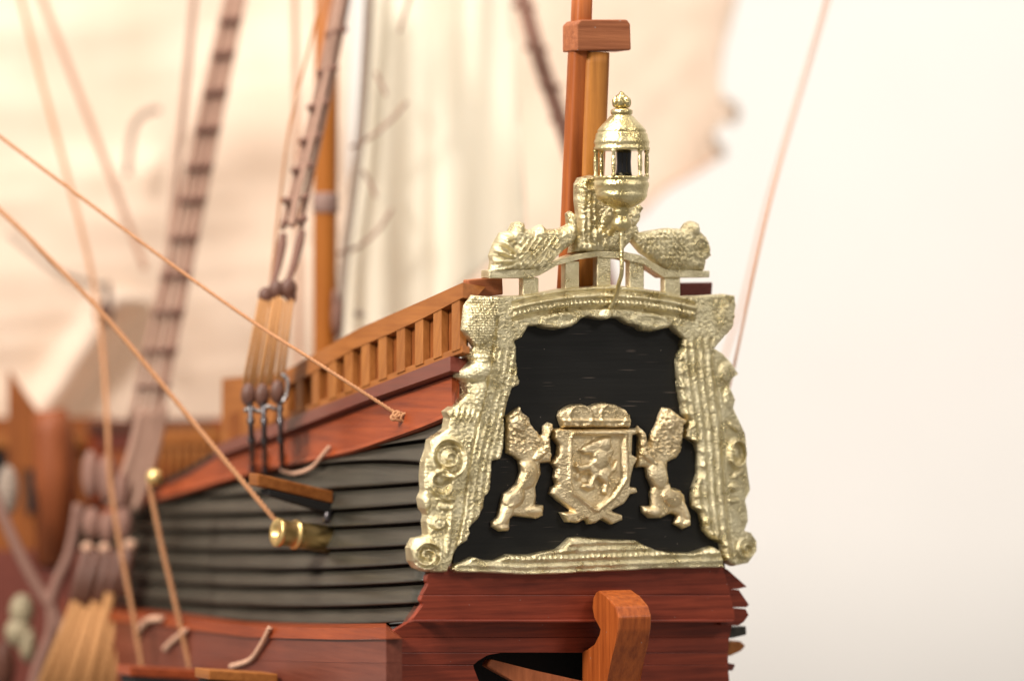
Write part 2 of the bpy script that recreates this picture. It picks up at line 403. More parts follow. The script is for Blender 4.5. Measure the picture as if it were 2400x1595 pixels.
# ---------------- hull side with lapped clapboards
TOPL = [(150, 1232), (330, 1182), (413, 1160), (578, 1113), (700, 1088), (840, 1056), (1000, 1000), (1070, 968)]
LAPS = [[(413, y1), (578, y2), (993, y3)] for y1, y2, y3 in
        ((1170, 1116, 1036-4), (1174, 1120, 1086), (1166, 1159, 1132), (1207, 1205, 1182), (1244, 1243, 1225), (1287, 1291, 1278),
         (1328, 1335, 1321), (1368, 1375, 1364), (1411, 1421, 1414), (1437, 1457, 1456))]
def lapcurve(l):
    c = np.polyfit([p[0] for p in l], [p[1] for p in l], 2); return lambda x: float(np.polyval(c, x))
lap = [lapcurve(l) for l in LAPS]
def top_y(x): return lerp_poly(TOPL, x)
xs = list(np.linspace(170, 985, 26))
hull = loft('hull_side', [[H(x, top_y(x)-30, -14), H(x, lap[-1](x)+6, -14), H(x, lap[-1](x)+6, -14)-HN*40, H(x, top_y(x)-30, -14)-HN*40] for x in xs], 'darkwood', ship)
bounds = [top_y]+lap
for i in range(len(bounds)-1):
    ye = (bounds[i](1000)+bounds[i+1](1000))/2; X = [x for x in np.linspace(170, hx(ye, 14, -10), 26)]
    X = [x for x in X if bounds[i+1](x)-max(top_y(x)-2, bounds[i](x)) > 4]
    if len(X) < 3: continue
    secs = []
    for x in X:
        yt = max(top_y(x)-2, bounds[i](x)+1.5); yb = bounds[i+1](x)-2.5
        hh = yb-yt
        sec = [H(x, yt, -5), H(x, yt+hh*0.12, 0), H(x, yt+hh*0.45, 7), H(x, yt+hh*0.80, 13), H(x, yt+hh*0.92, 14), H(x, yt+hh*0.97, 12), H(x, yb, 5)]
        secs.append(sec+[sec[-1]-HN*14, sec[0]-HN*6])
    loft('plank', secs, 'clap', hull, True)

# ---------------- upper wale, cap strip, railing
WT = [(150, 1220), (330, 1160), (430, 1118), (520, 1062), (600, 1040), (671, 1010), (867, 940), (1000, 893), (1100, 857)]
X = np.linspace(170, hx(930, 14, -14), 24)
loft('wale', [[H(x, lerp_poly(WT, x)+(9 if x > 560 else 2), 10), H(x, top_y(x)-12, 12), H(x, top_y(x)-4, 17), H(x, top_y(x)+2, 10), H(x, top_y(x)+2, 10)-HN*20, H(x, lerp_poly(WT, x)+(9 if x > 560 else 2), 10)-HN*20] for x in X], 'wale', ship)
loft('painted_shadow_gap', [[H(x, lerp_poly(WT, x)-14, -8), H(x, lerp_poly(WT, x)+14, -8), H(x, lerp_poly(WT, x)+14, -8)-HN*8, H(x, lerp_poly(WT, x)-14, -8)-HN*8] for x in X], 'void', ship)  # black strip put in for the shadow under the cap strip
CT = [(500, 1046), (560, 1022), (671, 982), (867, 908), (1000, 856), (1112, 812)]
CB = [(500, 1072), (560, 1050), (671, 1010), (867, 934), (1000, 888), (1112, 848)]
X = np.linspace(505, hx(835, 34, -10), 20)
loft('cap_strip', [[H(x, lerp_poly(CT, x), 28), H(x, lerp_poly(CB, x), 34), H(x, lerp_poly(CB, x), 34)-HN*40, H(x, lerp_poly(CT, x), 28)-HN*44] for x in X], 'cap', ship)
RT = [(640, 884), (668, 869), (837, 771), (1000, 700), (1100, 655), (1112, 650)]         # top rail upper edge
RL = [(640, 914), (681, 899), (711, 885), (745, 865), (788, 842), (824, 819), (864, 802), (904, 786), (947, 766), (990, 746), (1033, 724), (1082, 698), (1112, 684)]
X = np.linspace(655, hx(690, 24, -12), 16)
railing = loft('railing', [[H(x, lerp_poly(RT, x)+12, 2), H(x, lerp_poly(CT, x)+3, 2), H(x, lerp_poly(CT, x)+3, 2)-HN*14, H(x, lerp_poly(RT, x)+12, 2)-HN*14] for x in X], 'railback', ship)
loft('top_rail', [[H(x, lerp_poly(RT, x), 24), H(x, lerp_poly(RL, x), 24), H(x, lerp_poly(RL, x), 24)-HN*30, H(x, lerp_poly(RT, x), 24)-HN*60] for x in X], 'rail', railing)
loft('bottom_rail', [[H(x, lerp_poly(CT, x)-14, 19), H(x, lerp_poly(CT, x)+2, 19), H(x, lerp_poly(CT, x)+2, 19)-HN*18, H(x, lerp_poly(CT, x)-14, 19)-HN*18] for x in X], 'rail', railing)
OL = [1076, 1033, 990, 947, 904, 864, 824, 786, 745, 708, 673]
for i, x in enumerate(OL):
    w = 17 if i < 8 else 14
    xl, xr = x-w-1, x+1
    f = [H(xl, lerp_poly(RL, xl)-3, 22), H(xr, lerp_poly(RL, xr)-3, 22), H(xr, lerp_poly(CT, xr)-8, 22), H(xl, lerp_poly(CT, xl)-8, 22)]
    prism('baluster', f, -HN*19, 'railz', railing, 1.5)
# end block of the port railing (end grain) and starboard twin
f = [T(1098, 655, -30), T(1178, 648, -30), T(1180, 690, -30), T(1099, 700, -30)]
prism('rail_end', f, AX*30, 'block', ship, 3)
f = [T(1590, 662, -90), T(1671, 661, -90), T(1668, 700, -90), T(1592, 702, -90)]
prism('rail_end', f, AX*60, 'cap', ship, 3)
# stepped post block ahead of the railing
f = [H(519, 886, 14), H(668, 872, 14), H(640, 990, 14), H(518, 1044, 14)]
pb = prism('rail_post', f, -HN*40, 'rail', ship, 3)
prism('recess_panel', [H(536, 972, 15.5), H(562, 962, 15.5), H(562, 1018, 15.5), H(536, 1028, 15.5)], -HN*3, 'railback', pb)

# ---------------- deck and starboard side, closing the hull
dk = [T(1110, 860, -20), T(1640, 860, -20)]
prism('deck', [dk[0], dk[1], dk[1]+AX*1700-UP*430, dk[0]+AX*1700-UP*430], UP*-20, 'rail', ship)
sb = [T(1640, 690, -40), T(1700, 1335, -40)]
stb = hexa('starboard_side', [sb[0], sb[1], sb[1]-U_*30, sb[0]-U_*30, sb[0]+AX*1700+U_*30-UP*400, sb[1]+AX*1700+U_*60, sb[1]+AX*1700, sb[0]+AX*1700-UP*400], 'darkwood', ship)
# starboard clapboards: their sawtooth ends show past the stern
for pts in ([(1690, 1326), (1706, 1334), (1751, 1374), (1730, 1379), (1690, 1379)],
            [(1690, 1376), (1732, 1381), (1756, 1416), (1750, 1422), (1690, 1422)],
            [(1690, 1420), (1748, 1426), (1755, 1440), (1744, 1456), (1732, 1464), (1690, 1464)]):
    prism('plank', [T(a, b, -22) for a, b in pts], AX*1500, 'red', stb, 1)
prism('hull_timber', [T(a, b, -60) for a, b in [(1690, 1470), (1749, 1466), (1750, 1486), (1718, 1494), (1690, 1494)]], AX*1400, 'clap', stb, 2)
prism('hull_timber', [T(a, b, -120) for a, b in [(1690, 1503), (1736, 1501), (1748, 1512), (1738, 1524), (1712, 1536), (1690, 1536)]], AX*60, 'rail', stb, 3)
prism('hull_timber', [T(a, b, -60) for a, b in [(1690, 1548), (1724, 1556), (1718, 1570), (1690, 1572)]], AX*1400, 'cap', stb, 2)

# ---------------- lower hull: rounded wale shelf and mahogany side
X = np.linspace(150, 905, 24)
WLT = [(150, 1400), (300, 1428), (420, 1438), (578, 1459), (800, 1463), (930, 1462)]
WLB = [(150, 1440), (300, 1458), (420, 1470), (578, 1492), (800, 1498), (930, 1496)]
loft('lower_wale', [[H(x, lerp_poly(WLT, x)-4, -4), H2(x, lerp_poly(WLT, x)+8, 8), H2(x, lerp_poly(WLB, x), 10), H2(x, lerp_poly(WLB, x), 10)-H2N*40, H(x, lerp_poly(WLT, x)-4, -30)] for x in X], 'wale', ship)
low = None
hp = [WLB, [(150, 1530), (400, 1540), (800, 1552), (930, 1552)], [(150, 1600), (930, 1610)], [(150, 1680), (930, 1680)], [(150, 1900), (930, 1900)]]
for i in range(4):
    secs = [[H2(x, lerp_poly(hp[i], x)+.3, 2), H2(x, lerp_poly(hp[i+1], x)-.3, 2), H2(x, lerp_poly(hp[i+1], x)-.3, 2)-H2N*40, H2(x, lerp_poly(hp[i], x)+.3, 2)-H2N*40] for x in X]
    o = loft('lower_hull' if low is None else 'plank', secs, 'redhull', ship if low is None else low)
    if low is None: low = o

# ---------------- lower transom of mahogany planks with the rudder port
LE = [(1325, 1040), (1343, 1004), (1360, 999), (1366, 1006), (1371, 1003), (1396, 989), (1408, 986), (1414, 995), (1419, 990), (1452, 966), (1462, 950), (1490, 903), (1520, 895), (1600, 890), (1900, 905)]
RE = [(1325, 1690), (1340, 1698), (1392, 1712), (1440, 1722), (1456, 1722), (1462, 1716), (1500, 1708), (1552, 1706), (1595, 1712), (1900, 1700)]
le = lambda y: lerp_poly(LE, y)
re_ = lambda y: lerp_poly(RE, y)
counter = prism('counter', [T(le(1330)+12, 1330, -62), T(re_(1330)-8, 1330, -62), T(re_(1530)-8, 1526, -62), T(le(1530)+14, 1526, -62)], AX*24, 'darkwood', ship)
rows = [(1326, 1393, 2, 2), (1393.5, 1455, 3, 3), (1455.5, 1492, -42, -42), (1492.5, 1528, -42, -40)]
for (ya, yb, na, nb) in rows:
    sub = np.linspace(ya, yb, 16)
    loop = [T(le(y), y, na+(nb-na)*(y-ya)/(yb-ya)) for y in sub]+[T(re_(y), y, na+(nb-na)*(y-ya)/(yb-ya)) for y in sub[::-1]]
    prism('plank', loop, AX*20, 'red', counter, 1.6)
ml = [T(le(1452)+4, 1451, 13), T(re_(1452)-2, 1451, 13), T(re_(1458)-2, 1457.5, 13), T(le(1458)+2, 1457.5, 13)]
prism('moulding', ml, AX*22, 'red', counter, 2)
# planks interrupted by the port (left and right of it)
PORTX0, PORTX1 = 1112, 1418
for (ya, yb) in ((1528.5, 1556.5), (1557, 1612.5), (1613, 1680.5), (1681, 1740)):
    if ya < 1660:
        e = {1528.5: [(1175, 1528.5), (1140, 1534), (1120, 1546), (1111, 1556)], 1557: [(1110, 1557), (1110, 1566), (1118, 1584), (1130, 1612)], 1613: [(1131, 1613), (1150, 1650), (1190, 1680)]}[ya]
        prism('plank', [T(le(ya), ya, -40)]+[T(a, b, -40) for a, b in e]+[T(le(yb), yb, -40)], AX*20, 'red', counter, 1.2)
        prism('plank', [T(PORTX1, ya, -40), T(re_(ya), ya, -40), T(re_(yb), yb, -40), T(PORTX1, yb, -40)], AX*20, 'red', counter, 1.2)
    else:
        prism('plank', [T(le(ya), ya, -40), T(re_(ya), ya, -40), T(re_(yb), yb, -40), T(le(yb), yb, -40)], AX*20, 'red', counter, 1.2)
for (xa, xb) in ((None, 1100), (1430, None)):
    A_ = [T(xa if xa else le(y)+10, y, -64) for y in (1527, 1600, 1740)]; B_ = [T(xb if xb else re_(y)-8, y, -64) for y in (1740, 1600, 1527)]
    prism('backing', A_+B_, AX*12, 'darkwood', counter)
# dark hollow behind the port
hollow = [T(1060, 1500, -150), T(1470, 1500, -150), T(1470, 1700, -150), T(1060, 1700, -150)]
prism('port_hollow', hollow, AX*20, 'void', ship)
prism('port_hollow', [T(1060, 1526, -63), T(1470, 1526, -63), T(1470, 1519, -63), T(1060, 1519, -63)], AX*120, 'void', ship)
# tiller: red bar coming out of the port at a slant
b0, b1 = T(1120, 1546, -70), T(1440, 1640, 20)
dirv = (b1-b0).normalized()
tl = [T(1150, 1543, -60), T(1255, 1570, -20), T(1400, 1602, 20), T(1400, 1680, 20), T(1230, 1610, -20), T(1140, 1560, -60)]
prism('tiller', tl, AX*30, 'orange', ship, 4)
# rudder: a shaped plank standing off the stern
# side profile (in ship length, height): head rounded, throat cut in, widening below; extruded across the ship
def rp(l, z): return T(1450, z, 60)+AX*(60-l)
prof = [(42, 1382), (80, 1395), (126, 1416), (141, 1440), (137, 1471), (122, 1509), (104, 1543), (80, 1595), (60, 1760), (-41, 1760), (-41, 1531), (25, 1514), (51, 1488), (58, 1471), (20, 1450), (9, 1425), (14, 1401), (28, 1388)]
rpts = [rp(l, z)-U_*44 for l, z in prof]
prism('rudder', rpts, U_*88, 'rudder', ship, 4)

# ---------------- black transom board
BB = [(1130, 740), (1660, 740), (1670, 830), (1712, 1312), (1062, 1320), (1118, 900)]
prism('transom_board', [T(a, b, -4) for a, b in BB], AX*16, 'board', ship)

# ================================================================== GILDED STERN CARVING
LOUT = [(1108, 815), (1093, 834), (1106, 846), (1077, 869), (1077, 884), (1093, 899), (1093, 922), (1073, 945), (1049, 964), (1054, 979), (1050, 1004), (1037, 1014), (1013, 1030), (1009, 1053), (999, 1082), (996, 1116), (998, 1150), (990, 1167), (994, 1191), (1004, 1205), (1001, 1222), (1004, 1254), (976, 1261), (964, 1283), (967, 1314), (979, 1331), (998, 1339), (1041, 1339)]
LIN = [(1046, 1327), (1056, 1307), (1068, 1280), (1088, 1266), (1098, 1247), (1093, 1237), (1114, 1215), (1127, 1191), (1130, 1164), (1144, 1147), (1147, 1080), (1168, 1075), (1175, 1050), (1176, 980), (1184, 942), (1194, 910), (1210, 903), (1213, 892), (1207, 877), (1205, 844), (1205, 815)]
GRV = [(690, 1165), (760, 1155), (860, 1142), (980, 1115), (1100, 1090), (1200, 1080), (1339, 1050)]      # groove between side carving and face
def gx_of(y): return np.interp(y, [p[0] for p in GRV], [p[1] for p in GRV])
def h_left(x, y, d):
    g = gx_of(y); t = x-g
    face = 20+1.7*np.sin((x-g)*0.42)-22*np.clip(vnoise(x/4.2+y/9, y/6.0, 91)-0.76, 0, 1)+fine(x, y, 4.5, 5, 1)+fine(x, y, 3, 11, 2)
    k = np.clip(-t/70, 0, 1.3)
    side = 20-16*k+fine(x, y, 3.5, 7, 4)
    side = side+bump(x, y, 1112, 868, 36, 24, 22, -0.4)+bump(x, y, 1120, 836, 22, 12, 14)+bump(x, y, 1118, 925, 20, 40, 12)
    side = side+8*np.clip(np.cos((x+y*0.35)*0.55), 0, 1)*np.exp(-((y-972)/13.0)**2)
    side = side+ring(x, y, 1045, 1072, 36, 44, 7, 17)+bump(x, y, 1045, 1072, 20, 26, 12)+spiral(x, y, 1045, 1072, 34, 2.2, 10)
    side = side+ring(x, y, 1030, 1130, 22, 30, 6, 14)+bump(x, y, 1028, 1122, 12, 14, 9)+bump(x, y, 1040, 1168, 22, 6, 10)+bump(x, y, 1040, 1186, 18, 9, 10)
    side = side+bump(x, y, 998, 1178, 10, 18, 12)+bump(x, y, 1022, 1225, 14, 14, 12)+ring(x, y, 1022, 1225, 13, 13, 5, 7)+bump(x, y, 1046, 1235, 6, 70, 8, 0.1)
    side = side+spiral(x, y, 995, 1300, 34, 2.0, 14)+ring(x, y, 995, 1300, 30, 32, 6, 8)+fine(x, y, 3, 4, 9)
    base = np.where(t > 0, face, side)-9*np.exp(-(t/3.0)**2)
    return np.where(t > 0, rnd(d, 6, 1.0)*base+0, base-6+rnd(d, 8, 6))
ROUT = [(1691, 1312), (1715, 1326), (1753, 1318), (1773, 1290), (1773, 1268), (1760, 1248), (1744, 1243), (1753, 1219), (1751, 1195), (1746, 1171), (1758, 1147), (1753, 1113), (1749, 1082), (1749, 1044), (1746, 1016), (1732, 985), (1718, 956), (1723, 936), (1708, 910), (1712, 889), (1730, 876), (1712, 848), (1691, 827), (1669, 815)]
RIN = [(1593, 815), (1584, 829), (1582, 849), (1584, 877), (1587, 920), (1593, 948), (1595, 970), (1612, 985), (1603, 1006), (1601, 1024), (1625, 1040), (1631, 1061), (1631, 1109), (1617, 1150), (1617, 1185), (1636, 1202), (1643, 1240), (1663, 1261), (1684, 1271), (1687, 1285)]
RG = [(690, 1660), (860, 1665), (1000, 1684), (1150, 1692), (1339, 1712)]
def h_right(x, y, d):
    g = np.interp(y, [p[0] for p in RG], [p[1] for p in RG]); t = x-g
    face = 21+2.4*np.sin(t*0.36)+fine(x, y/3, 2.5, 5, 11)+fine(x, y, 2.5, 6, 12)
    side = 20-26*np.clip(t/70, 0, 1)+fine(x, y, 3.5, 6, 14)
    side = side+bump(x, y, 1700, 872, 24, 26, 14)+bump(x, y, 1704, 930, 16, 28, 10)+ring(x, y, 1722, 1062, 22, 30, 6, 17)+bump(x, y, 1722, 1062, 11, 16, 8)
    side = side+bump(x, y, 1716, 1000, 20, 8, 9, 0.6)+bump(x, y, 1714, 1140, 14, 12, 10)+bump(x, y, 1715, 1172, 18, 6, 9)+bump(x, y, 1726, 1110, 18, 8, 8, -0.5)+spiral(x, y, 1745, 1286, 28, 1.8, 9)
    inner = 9*np.clip(np.cos(y*0.19+x*0.05), 0, 1)*np.exp(-(d/9.0)**2)*(x < g)
    return rnd(d, 7, 1.0)*(np.where(t < 0, face, side)-7*np.exp(-(t/3.0)**2)+inner)
ARCH = [(1104, 691), (1140, 694), (1218, 691), (1263, 684), (1306, 676), (1377, 670), (1437, 667), (1496, 675), (1548, 682), (1591, 693), (1634, 692), (1693, 688), (1720, 692), (1722, 721), (1712, 768), (1682, 801), (1669, 815),
        (1593, 815), (1591, 808), (1595, 794), (1576, 777), (1565, 764), (1556, 769), (1521, 778), (1495, 775), (1485, 766), (1463, 760), (1443, 746), (1420, 745), (1410, 750), (1396, 749), (1368, 743), (1353, 749), (1335, 766), (1298, 773), (1268, 770), (1255, 764), (1231, 766), (1216, 792), (1199, 801), (1205, 815), (1108, 815), (1093, 793), (1081, 773), (1087, 716)]
def arc_mid(x): return 742-34*np.clip(1-((x-1405)/230.0)**2, -1.2, 1)
def h_arch(x, y, d):
    am = arc_mid(x); v = y-am
    h = 22-22*np.clip(vnoise(x/4.2+y/9, y/6.0, 92)-0.76, 0, 1)+fine(x, y, 2.6, 6, 21)+fine(x, y, 1.8, 14, 22)
    inn = (x > 1190) & (x < 1620)
    bead = 13*np.clip(np.cos(x*0.62), 0, 1)*np.exp(-((v-0)/5.0)**2)
    h = h+np.where(inn, bead+9*np.exp(-((v+15)/5.0)**2)-9*np.exp(-((v-12)/3.5)**2)-7*np.exp(-((v+26)/3.0)**2), 0)
    h = h+bump(x, y, 1302, 750, 52, 20, 9, -0.12)+bump(x, y, 1515, 752, 50, 20, 9, 0.12)-bump(x, y, 1302, 750, 36, 10, 5, -0.12)-bump(x, y, 1515, 752, 34, 10, 5, 0.12)
    h = h+bump(x, y, 1409, 737, 15, 17, 16)
    # left capital: cross-hatched basket facing port, right capital volute
    lc = x < 1158
    hatch = 7*np.clip(np.sin((x+y)*0.52), -0.2, 1)*np.clip(np.sin((x-y)*0.52), -0.3, 1)
    h = h+np.where(lc, -16*np.clip((1158-x)/70, 0, 1)+hatch+bump(x, y, 1112, 760, 40, 50, 16), 0)-9*np.exp(-((x-gx_of(y))/3.0)**2)*(y > 740)
    rc = x > 1668
    h = h+np.where(rc, -14*np.clip((x-1668)/60, 0, 1)+fine(x, y, 5, 5, 25)+bump(x, y, 1695, 745, 22, 42, 10), 0)
    pl = (y > 790) & (x > 1590) & (x < 1668)
    h = h+np.where(pl, 2.4*np.sin((x-1660)*0.36), 0)
    return rnd(d, 6, 1.0)*h
FRM = ARCH[:16]+ROUT[::-1]+RIN[::-1]+ARCH[18:40]+LIN[::-1]+LOUT[::-1]+ARCH[42:]
frame = relief('stern_frame', ARCH, h_arch, 'gold', ship, 1.8, 0, -4, dpoly=FRM)
relief('pilaster', LOUT+LIN, h_left, 'gold', frame, 1.8, 0, -34, dpoly=FRM)
relief('pilaster', ROUT+RIN, h_right, 'gold', frame, 1.8, 0, -14, dpoly=FRM)
BASE = [(1052, 1332), (1063, 1320), (1078, 1316), (1103, 1303), (1132, 1311), (1157, 1311), (1185, 1297), (1238, 1298), (1276, 1289), (1301, 1286), (1314, 1276), (1332, 1258), (1351, 1256), (1417, 1262), (1483, 1264), (1508, 1276), (1533, 1287), (1574, 1292), (1615, 1294), (1646, 1284), (1662, 1278), (1680, 1289), (1685, 1300), (1690, 1329), (1527, 1332), (1455, 1337), (1376, 1340), (1298, 1345), (1220, 1346), (1151, 1342), (1063, 1340)]
def h_base(x, y, d):
    yb = np.interp(x, [1052, 1220, 1376, 1690], [1338, 1345, 1340, 1329]); v = yb-y
    h = 20+2.2*np.cos(v*0.36)+4*np.clip(np.cos(x*0.5), 0, 1)*np.exp(-((v-38)/5.0)**2)+fine(x, y, 3.5, 5, 31)+bump(x, y, 1662, 1290, 18, 10, 12)+bump(x, y, 1330, 1280, 30, 12, 6, -0.5)
    h = h+6*np.clip(np.cos(x*0.085+0.5), 0, 1)*np.exp(-(d/8.0)**2)
    return rnd(d, 6, 1.0)*h
relief('base_moulding', BASE, h_base, 'gold', frame, 2.6, 2, -6)

# ---------------- coat of arms
k5 = lambda l: cv(l, 1140, 920, 4.538)
SHI = k5([(690, 400), (720, 375), (1570, 375), (1582, 440), (1530, 455), (1520, 650), (1590, 690), (1540, 780), (1510, 900), (1500, 990), (1570, 1000), (1582, 1060), (1500, 1085), (1440, 1180), (1310, 1250), (1420, 1290), (1422, 1350), (1310, 1402), (1200, 1340), (1130, 1390), (1070, 1400), (1030, 1340), (950, 1385), (830, 1372), (770, 1270), (900, 1258), (750, 1150), (660, 1070), (680, 1000), (730, 980), (700, 900), (720, 800), (670, 750), (740, 650), (750, 560), (690, 480)])
FLD = k5([(900, 450), (1410, 450), (1420, 900), (1300, 1080), (1130, 1220), (900, 1050), (870, 950), (880, 500)])
LSH = k5([(1010, 560), (1100, 510), (1230, 460), (1300, 470), (1290, 540), (1330, 620), (1290, 700), (1300, 780), (1340, 700), (1375, 725), (1350, 820), (1300, 860), (1262, 900), (1275, 980), (1250, 1085), (1195, 1060), (1210, 960), (1150, 900), (1110, 950), (1130, 1010), (1060, 1040), (975, 1000), (1000, 960), (1060, 950), (1085, 880), (1055, 820), (960, 850), (905, 785), (920, 730), (965, 760), (1050, 750), (1100, 700), (1080, 650), (1000, 650), (955, 605)])
def h_shield(x, y, d):
    ins, df, _, _ = poly_sd(x, y, FLD)
    h = 20+fine(x, y, 3, 5, 41)+6*np.exp(-((df-6)/4.0)**2)*(~ins)
    f = 8+fine(x, y, 1.2, 6, 42)
    c = lambda a, b: (1140+a/4.538, 920+b/4.538)
    i2, d2, _, _ = poly_sd(x, y, LSH)
    f = f+np.where(i2, 3+rnd(d2, 7, 11)+fine(x, y, 2.0, 5, 43), 0)
    for (a, b, rx, ry, hh, ro) in ((1215, 545, 15, 14, 5, 0), (1170, 700, 20, 22, 5, 0.3), (1220, 880, 15, 18, 5, 0), (945, 890, 8, 10, 7, 0)):
        cx, cy = c(a, b); f = f+bump(x, y, cx, cy, rx, ry, hh, ro)
    cx, cy = c(1030, 905); f = f-bump(x, y, cx, cy, 14, 12, 6)
    h = np.where(ins, f, h)
    return rnd(d, 6, 1.0)*h
CRW = k5([(790, 372), (750, 250), (770, 190), (830, 150), (890, 122), (1000, 115), (1080, 142), (1150, 112), (1240, 97), (1350, 120), (1450, 170), (1510, 230), (1522, 330), (1510, 372)])
def h_crown(x, y, d):
    h = 18+fine(x, y, 4, 5, 51)+5*np.clip(np.cos(x*0.42), 0, 1)*np.exp(-((y-996)/6.0)**2)+ring(x, y, 1352, 975, 26, 26, 5, 6)+ring(x, y, 1430, 972, 30, 28, 5, 6)+5*np.exp(-(((y-985))/3.0)**2)
    return rnd(d, 9, 1.0)*h
LL = k5([(200, 250), (270, 190), (345, 140), (370, 205), (450, 260), (460, 330), (560, 450), (590, 430), (600, 350), (650, 310), (700, 330), (700, 380), (650, 470), (685, 640), (670, 740), (560, 752), (570, 860), (510, 1000), (520, 1090), (510, 1180), (600, 1190), (592, 1310), (520, 1340), (430, 1330), (280, 1310), (240, 1340), (230, 1470), (130, 1472), (50, 1420), (50, 1370), (110, 1310), (140, 1180), (170, 1070), (230, 1030), (310, 960), (350, 840), (330, 720), (280, 680), (205, 640)])
LR = k5([(1870, 150), (1940, 160), (1990, 210), (2070, 260), (2140, 290), (2090, 345), (2080, 450), (2060, 620), (2010, 690), (1910, 740), (1910, 850), (1940, 1000), (2030, 1020), (2090, 1080), (2110, 1200), (2150, 1300), (2150, 1410), (2080, 1450), (1980, 1390), (2010, 1310), (1950, 1280), (1850, 1332), (1720, 1332), (1650, 1270), (1640, 1200), (1740, 1200), (1730, 1060), (1750, 1000), (1700, 900), (1680, 792), (1580, 792), (1590, 700), (1605, 480), (1575, 400), (1600, 345), (1680, 420), (1700, 500), (1720, 560), (1730, 450), (1800, 330), (1830, 230)])
def h_lion(sd, feats):
    def f(x, y, d):
        mane = np.clip((1075-y)/16.0, 0, 1)
        h = rnd(d, 11, 15)+mane*fine(x, y, 9, 7, sd)+fine(x, y, 1.6, 7, sd+1)
        for (cx, cy, rx, ry, hh, ro) in feats: h = np.maximum(h, 12+bump(x, y, cx, cy, rx, ry, hh, ro)) if hh > 12 else h+bump(x, y, cx, cy, rx, ry, hh, ro)
        return np.minimum(h, 8+d*2.4)
    return f
FL = [(1228, 1112, 24, 34, 9, 0.25), (1196, 1160, 26, 30, 11, 0.3), (1180, 1205, 12, 30, 7, 0.5), (1245, 1195, 22, 10, 7, 0), (1212, 992, 18, 20, 9, 0), (1205, 968, 7, 6, 6, 0), (1225, 985, 5, 4, -6, 0), (1262, 1060, 26, 9, 9, -0.75), (1278, 1025, 9, 26, 8, 0.25), (1176, 1236, 14, 8, 6, 0)]
FR = [(1538, 1112, 22, 34, 9, -0.2), (1568, 1160, 24, 28, 11, -0.3), (1602, 1200, 10, 30, 7, -0.4), (1522, 1198, 22, 10, 7, 0), (1566, 988, 18, 20, 9, 0), (1572, 966, 7, 6, 6, 0), (1556, 984, 5, 4, -6, 0), (1512, 1070, 26, 9, 9, 0.7), (1500, 1030, 9, 28, 8, -0.2), (1606, 1226, 12, 9, 6, 0)]
arms = relief('coat_of_arms', SHI, h_shield, 'gold2', ship, 2.2, 2, -4)
relief('crown', CRW, h_crown, 'gold2', arms, 2.4, 2, -4)
relief('lion', LL, h_lion(61, FL), 'gold2', arms, 2.0, 2, -4)
relief('lion', LR, h_lion(65, FR), 'gold2', arms, 2.0, 2, -4)

# ---------------- crest: arched rail on posts, dolphins, centre figure
CR = [(1147, 632), (1240, 632), (1263, 630), (1301, 612), (1349, 595), (1400, 588), (1460, 589), (1500, 597), (1532, 616), (1558, 633), (1664, 634), (1664, 650), (1556, 651), (1532, 634), (1510, 617), (1460, 604), (1400, 601), (1354, 606), (1306, 622), (1265, 645), (1245, 652), (1147, 652)]
crest = prism('crest_rail', [T(a, b, 18) for a, b in CR], AX*44, 'gold', ship, 2.5)
for (xa, xb, ya, yb) in ((1226, 1263, 650, 694), (1325, 1358, 612, 682), (1400, 1432, 600, 676), (1476, 1510, 604, 682), (1558, 1595, 650, 698)):
    f = [T(xa, ya, 12), T(xb, ya, 12), T(xb, yb, 12), T(xa, yb, 12)]
    prism('post', f, AX*24, 'gold', crest, 2.5)
DL = [(1149, 634), (1153, 612), (1150, 598), (1160, 570), (1175, 545), (1194, 541), (1204, 522), (1216, 518), (1226, 524), (1228, 536), (1246, 538), (1268, 526), (1276, 536), (1310, 536), (1332, 526), (1330, 500), (1338, 494), (1346, 505), (1352, 545), (1342, 570), (1312, 592), (1292, 612), (1264, 634)]
DR = [(1470, 540), (1492, 546), (1522, 540), (1560, 534), (1600, 536), (1608, 523), (1620, 517), (1632, 524), (1637, 541), (1652, 556), (1661, 580), (1663, 600), (1651, 611), (1646, 635), (1560, 635), (1532, 613), (1502, 592), (1482, 568)]
def h_dl(x, y, d):
    s = 6*np.clip(np.sin((x*0.75+y*0.62)*0.6), -0.4, 1)*((x > 1206) & (x < 1300) & (y > 560))
    fin = 11*np.clip(np.cos(np.arctan2(y-612, x-1222)*18), -0.3, 1)*(x < 1196)
    return rnd(d, 20, 24)+s+fin+fine(x, y, 9, 6, 71)+bump(x, y, 1214, 585, 15, 17, 8)-bump(x, y, 1214, 585, 7, 8, 5)
def h_dr(x, y, d):
    sc = 5*np.clip(np.sin(x*0.6+np.sin(y*0.5)), -0.4, 1)
    return rnd(d, 20, 24)+sc*(x < 1600)+fine(x, y, 9, 5, 75)+ring(x, y, 1632, 582, 18, 22, 5, 6)+bump(x, y, 1620, 535, 12, 16, 8)
relief('dolphin', DL, h_dl, 'gold', crest, 2.6, 6, -14)
relief('dolphin', DR, h_dr, 'gold', crest, 2.6, 6, -14)
CF = [(1338, 592), (1342, 565), (1352, 545), (1356, 500), (1352, 470), (1352, 432), (1360, 416), (1384, 410), (1396, 420), (1400, 470), (1440, 478), (1498, 478), (1504, 488), (1498, 502), (1490, 528), (1494, 545), (1480, 560), (1462, 580), (1456, 592)]
